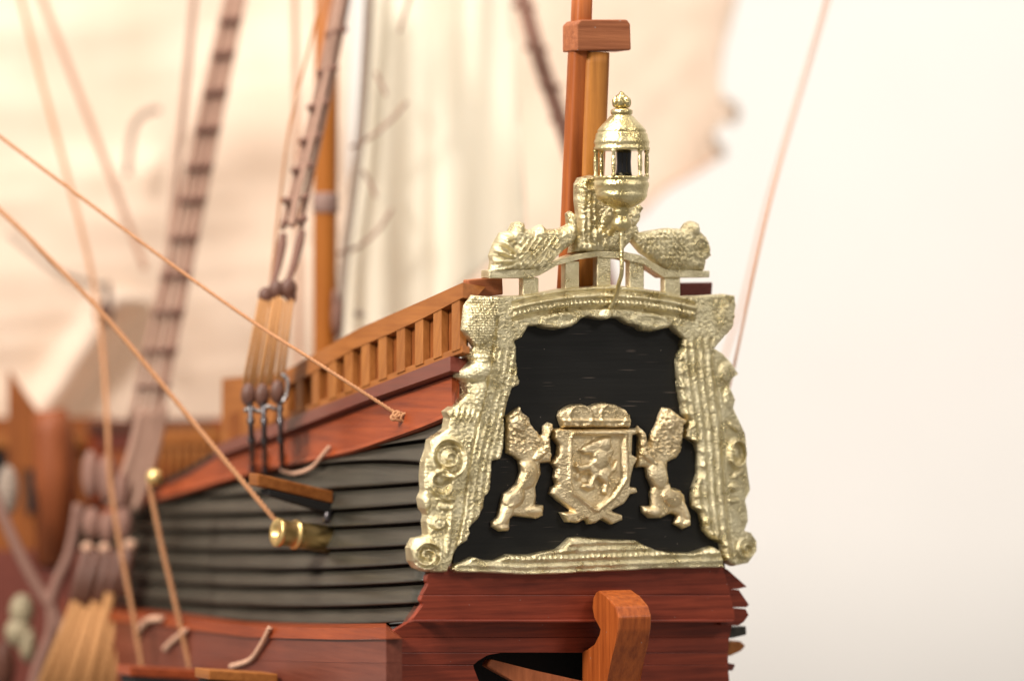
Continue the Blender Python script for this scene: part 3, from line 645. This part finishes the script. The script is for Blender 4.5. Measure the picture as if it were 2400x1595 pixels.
def h_cf(x, y, d):
    return rnd(d, 14, 20)+fine(x, y, 10, 6, 81)+ring(x, y, 1374, 432, 14, 14, 5, 8)+2*np.sin(x*0.5)*((x < 1392) & (y > 455))+bump(x, y, 1412, 510, 12, 24, 9, 0.4)+bump(x, y, 1440, 525, 10, 26, 8, -0.3)+bump(x, y, 1478, 510, 14, 20, 9, 0.5)+bump(x, y, 1395, 545, 12, 20, 8, 0.7)+bump(x, y, 1372, 578, 16, 10, 7)+bump(x, y, 1420, 560, 22, 22, 8)
relief('centre_figure', CF, h_cf, 'gold', crest, 2.4, 2, -18)

# ---------------- stern lantern on its bracket
LN = 95.0
lb = T(1457, 0+797.5, LN)                     # axis at eye height, shifted vertically below
kz = (D+lb.y)/D
def lz(py): return (797.5-py)*kz
def lp(py): return Vector((lb.x, lb.y, lz(py)))
def prof_of(l): return [(lz(y)-lz(540), r*kz) for y, r in l]
lan = lathe('lantern', lp(540), prof_of([(541, 9), (536, 19), (528, 24), (518, 24), (510, 17), (503, 16), (499, 20), (494, 21), (489, 19), (485, 28), (478, 43), (470, 53), (462, 59), (457, 61), (455, 60), (440, 63), (436, 65), (428, 65), (426, 62), (421, 62), (419, 65), (415, 65), (414, 60), (414, 8)]), 'goldsmooth', ship)
lathe('lantern_dome', lp(540), prof_of([(353, 8), (353, 60), (352, 66), (347, 67), (344, 64), (338, 64.5), (335, 66), (330, 65), (326, 63), (316, 61), (313, 60), (311, 57), (309, 57), (307, 58), (300, 53), (292, 46), (284, 38), (277, 31), (273, 28), (270, 22), (268, 25), (264, 26), (259, 26), (256, 22), (253, 12)]), 'goldsmooth', lan)
fin = [blob_vf(lp(238), 19, 19, 19)]
for a in range(6):
    q = lp(240)+Vector((math.cos(a*1.047+0.3)*15, math.sin(a*1.047+0.3)*15, 0)); fin.append(blob_vf(q, 8.5, 8.5, 13))
fin.append(blob_vf(lp(222), 7, 7, 8))
merge('finial', fin, 'goldsmooth', lan)
for ang in (-81, -19, 43, 105, 167, 229):
    a = math.radians(ang); q = Vector((math.sin(a)*61, -math.cos(a)*61, 0))
    pts = [lp(y)+q for y in (416, 411, 408, 400, 384, 368, 360, 357, 352)]
    tube('pillar', pts, [6, 6, 4, 5, 5.6, 5, 4, 6, 6.5], 'goldsmooth', lan, 10)
lathe('lamp_glass', lp(540)+Vector((5, 0, 0)), prof_of([(414, 14), (412, 20), (400, 18), (380, 17), (360, 18), (353, 18)]), 'black', lan, UP, 20)
tube('bracket', spline([lp(538), lp(560), lp(600), lp(640), T(1450, 665, 72), T(1446, 685, 54), T(1438, 706, 38), T(1428, 722, 26)], 28), 5, 'goldsmooth', lan)
tube('bracket', spline([lp(520), T(1440, 535, 60), T(1430, 550, 20), T(1425, 560, 0)], 10), 7, 'goldsmooth', lan)

# ---------------- ensign staff, its red partner and the cap block
def staff(name, path, wd, mat, n, dep, bev=7):
    secs = []
    for (x, y), w in zip(path, wd):
        c = T(x, y, n); hw = w/2/math.cos(TH)*0.86
        L_ = []
        for k in range(20):
            a = 2*math.pi*k/20; ca, sa = math.cos(a), math.sin(a)
            e = 0.55
            L_.append(c+U_*hw*math.copysign(abs(ca)**e, ca)+AX*dep*math.copysign(abs(sa)**e, sa))
        secs.append(L_)
    return loft(name, secs, mat, ship, True)
staff('red_staff', [(1366, -60), (1362, 60), (1357, 130), (1345, 400), (1337, 560), (1326, 720)], [44, 46, 50, 50, 46, 44], 'redstaff', -70, 22)
staff('ensign_staff', [(1396, 124), (1394, 150), (1388, 300), (1384, 400), (1378, 560), (1372, 720)], [62, 66, 66, 64, 60, 58], 'ochre', -62, 26)
f = [T(a, b, -30) for a, b in [(1352, 56), (1362, 46), (1470, 46), (1478, 56), (1480, 118), (1352, 119)]]
prism('cap_block', f, AX*74, 'block', ship, 4, 3)

# ---------------- mizzen mast
md = 1150
mast = tube('mizzen_mast', [P(766, -80, md), P(764, 300, md), P(762, 560, md), P(762, 900, md), P(764, 1100, md)], [30, 31, 31, 31, 31], 'mast', ship, 20)
tube('mast_band', [P(763, 452, md), P(763, 456, md), P(763, 495, md), P(763, 499, md)], [33, 35, 35, 33], 'band', mast, 20)
merge('cleat', [blob_vf(P(790, 740, md-30), 16, 22, 55), blob_vf(P(786, 705, md-34), 10, 14, 32)], 'ratline', mast)

# ================================================================== GUNS AND PORT LIDS
gl = empty('gun_port_lid', H(775, 1200, 0))
tag(gl, 'open wooden gun port lid standing out above the brass gun', 'port lid')
OUT = HN.normalized()
lid0 = H(782, 1166, 10); lid1 = P(604, 1124, lid0.y-90)
lv = lid1-lid0
b_ = [lid0+UP*16, lid1+UP*16, lid1-UP*14, lid0-UP*14]
ld = prism('lid', b_, AX*56, 'rail', gl, 4)
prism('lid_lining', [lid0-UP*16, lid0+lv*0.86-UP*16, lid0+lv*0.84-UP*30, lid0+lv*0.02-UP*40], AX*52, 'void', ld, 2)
tube('hinge', [H(776, 1174, 8), H(770, 1200, 14), H(764, 1222, 22)], 9, 'iron', gl, 8)
def gun(label, c0, dirv, L0, r, parent_group):
    g = empty('gun', c0); tag(g, label, 'cannon')
    prof = [(0, r*1.06), (L0*0.55, r*1.0), (L0*0.585, r*1.0), (L0*0.60, r*1.12), (L0*0.65, r*1.14), (L0*0.665, r*1.0), (L0*0.70, r*0.97), (L0*0.86, r*0.98), (L0*0.90, r*1.08), (L0*0.98, r*1.1), (L0, r*1.0), (L0, r*0.5), (L0*0.86, r*0.45)]
    bl = lathe('barrel', c0, prof, 'brass', g, dirv, 28)
    lathe('bore', c0, [(L0*0.84, r*0.1), (L0*0.84, r*0.44), (L0*0.85, r*0.44), (L0*0.85, r*0.1)], 'void', bl, dirv, 20)
    return g
gend = H(772, 1262, -4); gm = P(646, 1246, gend.y-75)
g1 = gun('short brass gun barrel run out under the open port lid', gend, (gm-gend).normalized(), (gm-gend).length, 32, None)
# two lids of the lower row, just cut by the picture edge
for (xa, xb, y0, lab) in ((490, 652, 1580, 'pale orange port lid on the mahogany hull below the gun'), (305, 478, 1572, 'dark edged port lid below the shroud channel')):
    e = empty('gun_port_lid', H2((xa+xb)/2, y0+40, 0)); tag(e, lab, 'port lid', None)
    a0 = H2(xb, y0+8, 14); a1 = P(xa, y0-2, a0.y-60)
    l1 = prism('lid', [a0+UP*10, a1+UP*10, a1-UP*14, a0-UP*14], AX*90, 'rail' if xa > 400 else 'wale', e, 3)
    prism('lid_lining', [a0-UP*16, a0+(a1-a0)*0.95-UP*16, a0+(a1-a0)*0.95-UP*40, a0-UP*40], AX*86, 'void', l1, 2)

# ================================================================== RIGGING
def shroud(label, ropes, rats, mat, rr, knots, group=None, ratr=4.0):
    s = empty('shroud', ropes[0][-1]); tag(s, label, 'shroud', group)
    for r in ropes: tube('rope', spline(r, 20), rr, mat, s, 8)
    for a, b in rats:
        ps = [tube_vf(spline([a, (a+b)/2-UP*3, b], 6), ratr, 6)]
        m = max(2, knots)
        for i in range(m):
            q = a.lerp(b, i/(m-1)); ps.append(blob_vf(q, rr*1.2, rr*1.2, rr*1.15))
        merge('ratline', ps, 'ratline', s)
    return s
# mizzen shroud (near)
d0, d1 = 560, 1060
def dm(y): return d0+(d1-d0)*(690-y)/760.0
ra = [P(795, -40, d1), P(738, 240, dm(240)), P(676, 480, dm(480)), P(662, 535, dm(535))]
rb = [P(822, -40, d1), P(766, 240, dm(240)), P(716, 470, dm(470)), P(706, 530, dm(530))]
rc_ = [P(808, -40, d1-30), P(752, 240, dm(240)-30), P(694, 470, dm(470)-30), P(684, 530, dm(530)-30)]
rats = [(P(x-18, y+6, dm(y)-25), P(x+18, y-6, dm(y)-25)) for x, y in ((788, 75), (768, 165), (745, 246), (726, 325), (708, 393))]+[(P(668, 470, dm(470)-25), P(716, 462, dm(462)-25)), (P(668, 522, dm(520)-25), P(712, 512, dm(512)-25))]
ms = shroud('brown rope ladder shroud with deadeyes ending at the carved railing', [ra, rb, rc_], rats, 'shroud', 8.5, 3)
for (xa, ya, xb, yb) in ((664, 548, 632, 690), (708, 540, 664, 690)):
    tube('shroud_leg', spline([P(xa, ya, dm(ya)), P((xa+xb)/2+4, (ya+yb)/2, dm(600)), P(xb, yb, dm(690))], 10), [9, 10, 12, 12, 11, 10, 9, 8, 8, 8, 8][:11], 'ratline', ms)
for (x, y, r) in ((622, 694, 19), (648, 680, 20), (676, 676, 22), (682, 696, 14), (634, 706, 12)):
    blob('deadeye', P(x, y, dm(690)), r*0.95, r*0.7, r*1.25, 'deadeye', ms)
LYA = [(610, 700), (618, 704), (628, 706), (640, 702), (646, 698), (655, 694), (662, 700), (672, 706), (684, 702)]
LYB = [(572, 902), (584, 905), (594, 905), (606, 905), (612, 904), (624, 905), (634, 900), (648, 902), (660, 902)]
for (a, b), (c, d) in zip(LYA, LYB):
    tube('lanyard', [P(a, b, dm(690)-10), P((a+c)/2, (b+d)/2, 540), P(c, d, 520)], 5.2, 'lanyard', ms, 8)
for (x, y) in ((582, 925), (614, 926), (650, 918)):
    blob('deadeye', P(x, y, 505), 19, 14, 30, 'deadeye', ms)
for (x, x2) in ((586, 592), (617, 622), (655, 662)):
    ch = [tube_vf(spline([P(x, 945, 495), P((x+x2)/2, 1020, 470), H((x2), 1095, 14)], 8), 6.5, 8)]
    for y in (958, 985, 1030, 1072, 1098):
        q = P(x+(x2-x)*(y-945)/150, y, 495-(y-945)*0.12) if y < 1060 else H(x2, y, 16)
        ch.append(blob_vf(q, 10, 10, 13))
    merge('chain_plate', ch, 'iron', ms)
tube('shackle', spline([P(660, 876, 500), P(674, 890, 495), P(672, 925, 490), P(660, 945, 488)], 10), 5, 'glint', ms)
tube('shackle', spline([P(572, 962, 490), P(590, 956, 485), P(606, 964, 485), P(628, 952, 485), P(646, 960, 485)], 14), 5, 'glint', ms)

# main shroud (farther forward)
def dl(y): return 1330+(980-y)*0.25
def mid1(y): return 548-(y/980.0)*205
mr = []
for off0, off1 in ((-16, -36), (-2, -12), (10, 12), (20, 30)):
    mr.append([P(mid1(y)+off0+(off1-off0)*(y+40)/1020.0, y, dl(y)) for y in (-40, 250, 500, 750, 985)])
mr.append([P(458, -40, 1650), P(430, 250, 1600), P(404, 500, 1560), P(384, 720, 1520)])
mrats = []
for y in (46, 125, 214, 301, 390, 467, 556, 643, 730, 820, 905):
    w0 = 16+(y/980.0)*20; w1 = 21+(y/980.0)*12
    mrats.append((P(mid1(y)-w0, y+2, dl(y)-20), P(mid1(y)+w1, y-2, dl(y)-20)))
sh1 = shroud('wide mauve rope ladder shroud in front of the big wrinkled sail', mr, mrats, 'shroud', 9.5, 4, None, 5)
# its lower deadeyes and lanyards beside the clapboards
for i, (x, y) in enumerate(((345, 985), (365, 1000), (325, 990), (385, 985))):
    pass
for (x0, y0, x1, y1, r) in ((335, 960, 262, 1190, 15), (360, 960, 290, 1195, 14), (385, 950, 315, 1195, 13)):
    tube('rope', spline([P(x0, y0, 1330), P((x0+x1)/2+8, (y0+y1)/2, 1320), P(x1, y1, 1300)], 10), r, 'shroud', sh1)
for (x, y, rx, rz) in ((215, 1225, 26, 42), (252, 1235, 24, 42), (290, 1225, 24, 44), (212, 1110, 24, 64), (250, 1120, 26, 64), (285, 1150, 20, 50)):
    blob('deadeye', P(x, y, 1290), rx, 18, rz, 'tackle', sh1)
for (x, y) in ((205, 1282), (245, 1284), (305, 1276)):
    blob('deadeye', P(x, y, 1270), 17, 14, 14, 'paler', sh1)
for (x0, y0, x1, y1) in ((205, 1290, 170, 1430), (230, 1292, 190, 1430), (255, 1292, 225, 1430), (280, 1290, 250, 1430), (300, 1285, 285, 1400)):
    tube('lanyard', [P(x0, y0, 1270), P((x0+x1)/2, (y0+y1)/2, 1265), P(x1, y1, 1260)], 17, 'deadeye', sh1)
for (x0, y0, x1, y1) in ((180, 1410, 84, 1640), (196, 1420, 112, 1640), (212, 1425, 140, 1640), (226, 1410, 160, 1640), (240, 1425, 186, 1640), (258, 1390, 205, 1640), (272, 1430, 232, 1640), (292, 1440, 258, 1640)):
    tube('lanyard', [P(x0, y0, 1240), P((x0+x1)/2, (y0+y1)/2, 1225), P(x1, y1, 1210)], 14, 'lanyard', sh1)
# slack Y-shaped tackle left of it
tk = empty('tackle', P(130, 1420, 1350)); tag(tk, 'slack mauve rope tackle hanging in a Y beside the orange bitt', 'rope')
for pts in ([(-30, 1120), (30, 1260), (80, 1360), (120, 1420)], [(185, 1180), (165, 1290), (135, 1360), (115, 1420)], [(118, 1400), (120, 1480), (90, 1560), (70, 1650)], [(100, 1390), (130, 1440), (150, 1500), (160, 1640)]):
    tube('rope', spline([P(a, b, 1350) for a, b in pts], 16), 15, 'tackle', tk)
# starboard shroud behind the ensign staff
st = shroud('dark rope shroud slanting down behind the ensign staff', [[P(1216+o, -40, 1700), P(1262+o, 130, 1640), P(1330+o, 330, 1560), P(1398+o, 560, 1500), P(1440+o, 720, 1460)] for o in (-12, 0, 12)],
            [(P(x-20, y, 1600), P(x+20, y+4, 1600)) for x, y in ((1228, 14), (1256, 112), (1290, 200), (1316, 280))], 'ratline', 8, 3)

def strands(pts, r, k=3):
    ln = sum((pts[i+1]-pts[i]).length for i in range(len(pts)-1)); m = int(min(900, max(24, ln/(r*0.95))))
    cum = [0.0]
    for i in range(len(pts)-1): cum.append(cum[-1]+(pts[i+1]-pts[i]).length)
    res = []
    for q in range(m+1):
        t = ln*q/m; i = min(len(pts)-2, int(np.searchsorted(cum, t, side='right'))-1); i = max(0, i)
        res.append(pts[i].lerp(pts[i+1], min(1, (t-cum[i])/max(1e-6, cum[i+1]-cum[i]))))
    out = []; ref = None; fr = []
    for i, p in enumerate(res):
        t = (res[min(i+1, m)]-res[max(i-1, 0)]).normalized()
        if ref is None: ref = t.orthogonal().normalized()
        ref = (ref-t*ref.dot(t)).normalized(); fr.append((ref.copy(), t.cross(ref)))
    for j in range(k):
        pp = []
        for i, p in enumerate(res):
            a = 2*math.pi*(j/k+i*0.95/6.5); pp.append(p+(fr[i][0]*math.cos(a)+fr[i][1]*math.sin(a))*r*0.52)
        out.append(tube_vf(pp, r*0.56, 5))
    return out
def line(label, pts, r, mat='rope', cat='rope', group=None, n=24, knot=None):
    o = merge('rigging_line', strands(spline(pts, n), r*1.08), mat)
    tag(o, label, cat, group)
    if knot:
        ps = []
        for (dx, dy, rr, ori) in knot:
            c = pts[-1]+Vector((dx, -6, -dy)); lp_ = []
            for k in range(13):
                a = 2*math.pi*k/12; lp_.append(c+Vector((math.cos(a)*rr, math.sin(a+ori)*4, math.sin(a)*rr*0.8)))
            ps.append(tube_vf(lp_, 4.0, 6))
        merge('knot', ps, mat, o)
    return o
line('thin orange line running down to a knotted loop on the upper red wale', [P(-700, -205, 760), P(-40, 290, 500), P(190, 462, 420), P(400, 618, 330), P(590, 752, 240), P(720, 835, 150), H(928, 968, 26)], 4.2, 'rope', knot=[(2, 2, 8, 0), (10, 8, 11, 1), (26, 10, 13, 2), (-4, 10, 7, 0.5)])
line('tan line running from the sail block down to the brass gun', [P(-700, -150, 900), P(-40, 455, 620), P(110, 600, 560), P(250, 745, 520), P(450, 985, 440), P(600, 1165, 370), P(662, 1236, 330)], 6, 'rope')
line('thin pale line rising beside the mizzen shroud', [P(760, -40, 900), P(725, 110, 850), P(680, 290, 800), P(655, 480, 760), P(632, 690, 700)], 3.6, 'rope')
line('paired pale backstay line crossing the white wall, lower end at the right pilaster', [P(1946, -40, 900), P(1905, 110, 820), P(1830, 380, 700), P(1780, 580, 560), P(1722, 850, 420), P(1690, 985, 340)], 3.6, 'paler')
line('second fainter pale backstay line on the white wall', [P(1952, -40, 1500), P(1895, 150, 1430), P(1800, 470, 1320), P(1745, 690, 1240), P(1700, 830, 1180), P(1668, 940, 1120)], 4.0, 'paler')
ll = line('tan line hanging from a small brass ball on the wale', [P(348, 1122, 820), P(375, 1260, 800), P(415, 1430, 780), P(462, 1640, 760)], 6.5, 'rope')
blob('brass_ball', P(362, 1118, 818), 22, 22, 22, 'brass', ll, seg=16, rings=10)
line('long tan line crossing the wrinkled sail and dropping past the deadeyes beside the clapboards', [P(40, -40, 1650), P(95, 180, 1560), P(160, 420, 1450), P(215, 640, 1340), P(240, 810, 1200), P(252, 990, 1050), P(258, 1120, 1010), P(280, 1270, 970), P(312, 1440, 930), P(345, 1640, 900)], 6.2, 'rope', n=64)
line('faint orange buntline nearer the mauve shroud on the wrinkled sail', [P(85, -40, 1700), P(170, 180, 1700), P(255, 400, 1700), P(340, 630, 1700)], 9, 'paler')
line('pale vertical halyard just left of the mizzen mast', [P(690, -40, 1450), P(694, 300, 1450), P(700, 600, 1450), P(700, 860, 1450)], 8, 'paler')
line('curled tan rope end on the wale above the port lid', [H(658, 1100, 20), H(690, 1108, 22), H(730, 1095, 24), H(752, 1070, 24), H(772, 1046, 20)], 5, 'paler', n=16)
line('loose rope tail lying on the mahogany hull', [H2(540, 1560, 10), H2(585, 1545, 12), H2(610, 1512, 12), H2(632, 1470, 18)], 6, 'paler', n=16)
line('looped rope tail lying on the lower wale', [H2(320, 1490, 12), H2(332, 1465, 16), H2(352, 1450, 18), H2(380, 1448, 18)], 8, 'paler', n=16)
line('short rope tail stuck on the hull below the wale', [H2(385, 1520, 10), H2(408, 1498, 12), H2(436, 1475, 14)], 7, 'paler', n=16)

# ================================================================== SAILS
def sail(name, poly, dfun, mat, label, step=14, thick=7):
    p = np.array(poly, float); x0, y0 = p.min(0)-step; x1, y1 = p.max(0)+step
    gx, gy = np.meshgrid(np.arange(x0, x1+step, step), np.arange(y0, y1+step, step))
    ins, d, nx, ny = poly_sd(gx, gy, poly)
    cell = ins[:-1, :-1] | ins[1:, :-1] | ins[:-1, 1:] | ins[1:, 1:]
    X = np.where(ins, gx, nx); Y = np.where(ins, gy, ny); dep = dfun(X, Y)
    use = np.zeros(gx.shape, bool); use[:-1, :-1] |= cell; use[1:, :-1] |= cell; use[:-1, 1:] |= cell; use[1:, 1:] |= cell
    idx = -np.ones(gx.shape, int); v = []; f = []
    dref = float(dep[use].mean())
    for r, c in zip(*np.nonzero(use)):
        b = P(X[r, c], Y[r, c], dref); idx[r, c] = len(v); v.append(Vector((b.x, float(dep[r, c]), b.z)))
    for r, c in zip(*np.nonzero(cell)): f.append(tuple(int(i) for i in (idx[r, c], idx[r+1, c], idx[r+1, c+1], idx[r, c+1])))
    o = mesh_obj(name, v, f, mat, None, True)
    sm = o.modifiers.new('thickness', 'SOLIDIFY'); sm.thickness = thick*S; sm.offset = 0
    tag(o, label, 'sail'); return o
def d_left(x, y):
    w = 24*(vnoise((x+0.25*y)/420+3, (y-0.06*x)/78, 5)-0.5)+7*(vnoise(x/260, (y+0.1*x)/34, 6)-0.5)+80*(vnoise(x/300, y/260, 7)-0.5)
    fold = 130*np.exp(-(((x-110)*0.82+(y-960)*0.57)/34.0)**2)*(y > 700)
    return 2150+110*((y-400)/600.0)**2+w-35*np.sin(np.clip(x/800.0, -0.2, 1)*3.14)-fold
sl = sail('sail', [(-900, -80), (820, -80), (820, 900), (640, 992), (300, 990), (90, 988), (-900, 985)], d_left, 'sail', 'large wrinkled cream sail with sagging hem behind the mauve shroud')
def reef_or_shade(parent, pts, r=6, mat='greyrope', n=14): return tube('reef_or_shade_line', spline(pts, n), r, mat, parent)
reef_or_shade(sl, [P(374, 258, 2010), P(345, 262, 2000), P(312, 300, 2000), P(298, 410, 2010)], 9)
reef_or_shade(sl, [P(20, 545, 1960), P(110, 620, 1950), P(180, 655, 1950), P(256, 672, 1960)], 8)  # grey tube put in for the shadow of a sail wrinkle
merge('sail_block', [blob_vf(P(243, 735, 1930), 26, 18, 34), blob_vf(P(252, 690, 1935), 10, 10, 40)], 'darkwood', sl)
tube('bolt_rope', spline([P(-900, 985, 2080), P(-120, 985, 2060), P(90, 988, 2050), P(300, 990, 2040), P(640, 992, 2060)], 16), 9, 'hem', sl)
def d_mid(x, y):
    w = 60*(vnoise(x/34, y/500, 15)-0.5)+40*(vnoise(x/75, y/300, 16)-0.5)
    return 1400-50*np.sin(np.clip((x-780)/480.0, 0, 1)*3.14)+w*0.5
sm_ = sail('sail', [(862, -80), (1192, -80), (1212, 200), (1224, 380), (1233, 505), (1224, 545), (1150, 612), (1040, 702), (930, 800), (800, 900), (770, 900), (784, 700), (832, 350)], d_mid, 'sailc', 'pale cream lateen sail with upright folds between mast and ensign staff')
for pts in ([(965, -20), (950, 30), (936, 76)], [(955, 238), (915, 282), (870, 320), (822, 346)], [(918, 490), (885, 540), (840, 578), (792, 594)], [(880, 170), (895, 200), (905, 225)], [(850, 400), (868, 430), (880, 462)]):
    reef_or_shade(sm_, [P(a, b, 1215) for a, b in pts], 4.5, 'shroud')
merge('sail_grommet', [blob_vf(P(842, 735, 1215), 14, 10, 10)], 'greyrope', sm_)
tube('bolt_rope', spline([P(868, -60, 1330), P(846, 300, 1330), P(806, 620, 1330), P(790, 860, 1330)], 20), 13, 'greyrope', sm_)  # leech rope; its broad grey also stands for the edge's shadow line
def d_right(x, y):
    w = 34*(vnoise(x/140, y/260, 25)-0.5)+10*(vnoise(x/70, y/70, 26)-0.5)
    return 2550-60*np.sin(np.clip((x-1000)/720.0, 0, 1)*3.14)+w
sr = sail('sail', [(900, -80), (1748, -80), (1716, 40), (1694, 120), (1686, 200), (1700, 232), (1722, 252), (1716, 280), (1690, 292), (1668, 318), (1690, 342), (1686, 366), (1640, 396), (1560, 440), (1500, 500), (1440, 570), (1350, 660), (1250, 760), (1100, 830), (950, 800)], d_right, 'sail', 'cream sail behind the ensign staff with curled grey edge on the white wall')
tube('bolt_rope', spline([P(1694, 236, 2500), P(1716, 246, 2490), P(1726, 268, 2490), P(1712, 288, 2500)], 12), 11, 'greyrope', sr)
tube('bolt_rope', spline([P(1668, 316, 2500), P(1676, 336, 2490), P(1692, 350, 2490), P(1688, 368, 2500)], 12), 11, 'greyrope', sr)
tube('bolt_rope', spline([P(1686, 366, 2500), P(1630, 402, 2500), P(1556, 444, 2500), P(1500, 500, 2510)], 12), 6, 'paler', sr)

# ================================================================== FAR DECK FITTINGS
bd = 1900
bw = prism('far_bulwark', [P(205, 984, bd), P(560, 980, bd), P(560, 1250, bd), P(205, 1300, bd)], Vector((0, 40, 0)), 'wale', ship)
prism('beam', [P(205, 986, bd-30), P(500, 984, bd-30), P(500, 1012, bd-30), P(205, 1014, bd-30)], Vector((0, 26, 0)), 'darkwood', bw, 3)
prism('beam', [P(230, 1022, bd-30), P(490, 1018, bd-30), P(490, 1046, bd-30), P(230, 1052, bd-30)], Vector((0, 26, 0)), 'cap', bw, 3)
prism('beam', [P(350, 1005, bd-60), P(520, 998, bd-60), P(520, 1040, bd-60), P(350, 1046, bd-60)], Vector((0, 20, 0)), 'rail', bw, 3)
for i in range(8):
    x = 372+i*19
    tube('baluster', [P(x, 1048, bd-60), P(x, 1060, bd-60), P(x, 1090, bd-60), P(x, 1130-i*4, bd-60)], [6, 9, 7, 8], 'railz', bw)
prism('door', [P(250, 1056, bd-36), P(300, 1056, bd-36), P(300, 1180, bd-36), P(250, 1180, bd-36)], Vector((0, 20, 0)), 'orange', bw)
prism('door', [P(318, 1060, bd-36), P(346, 1060, bd-36), P(346, 1130, bd-36), P(318, 1130, bd-36)], Vector((0, 20, 0)), 'void', bw)
fc = prism('bow_house', [P(-800, 978, 2000), P(260, 978, 2000), P(260, 1420, 2000), P(-800, 1420, 2000)], Vector((0, 60, 0)), 'railback', ship)
for xx in (-20, 60, 215):
    prism('window', [P(xx, 1060, 1990), P(xx+34, 1060, 1990), P(xx+34, 1200, 1990), P(xx, 1200, 1990)], Vector((0, 8, 0)), 'void', fc)
prism('beam', [P(-800, 1016, 1975), P(250, 1016, 1975), P(250, 1048, 1975), P(-800, 1048, 1975)], Vector((0, 20, 0)), 'rail', fc, 2)
tube('bitt', [P(118, 960, 1600), P(124, 1010, 1600), P(130, 1100, 1600), P(135, 1320, 1600)], [44, 54, 58, 60], 'orange', ship, 20)
prism('bow_post', [P(18, 868, 1700), P(60, 930, 1700), P(110, 1000, 1700), P(110, 1100, 1700), P(18, 1100, 1700)], Vector((0, 60, 0)), 'railback', ship, 4)
blob('block', P(18, 1150, 1500), 30, 24, 70, 'greyrope', ship)
prism('channel', [P(-800, 1290, 2000), P(330, 1290, 1480), P(330, 1700, 1480), P(-800, 1700, 2000)], Vector((0, 60, 0)), 'cap', ship)
merge('fender', [blob_vf(P(52, 1430, 1400), 34, 24, 46), blob_vf(P(44, 1480, 1400), 38, 24, 40), blob_vf(P(66, 1510, 1400), 24, 24, 50)], 'cream', ship)
blob('fender', P(10, 1560, 1330), 30, 24, 70, 'darkwood', ship)

for o in bpy.data.objects:
    if '_org' in o.keys(): del o['_org']
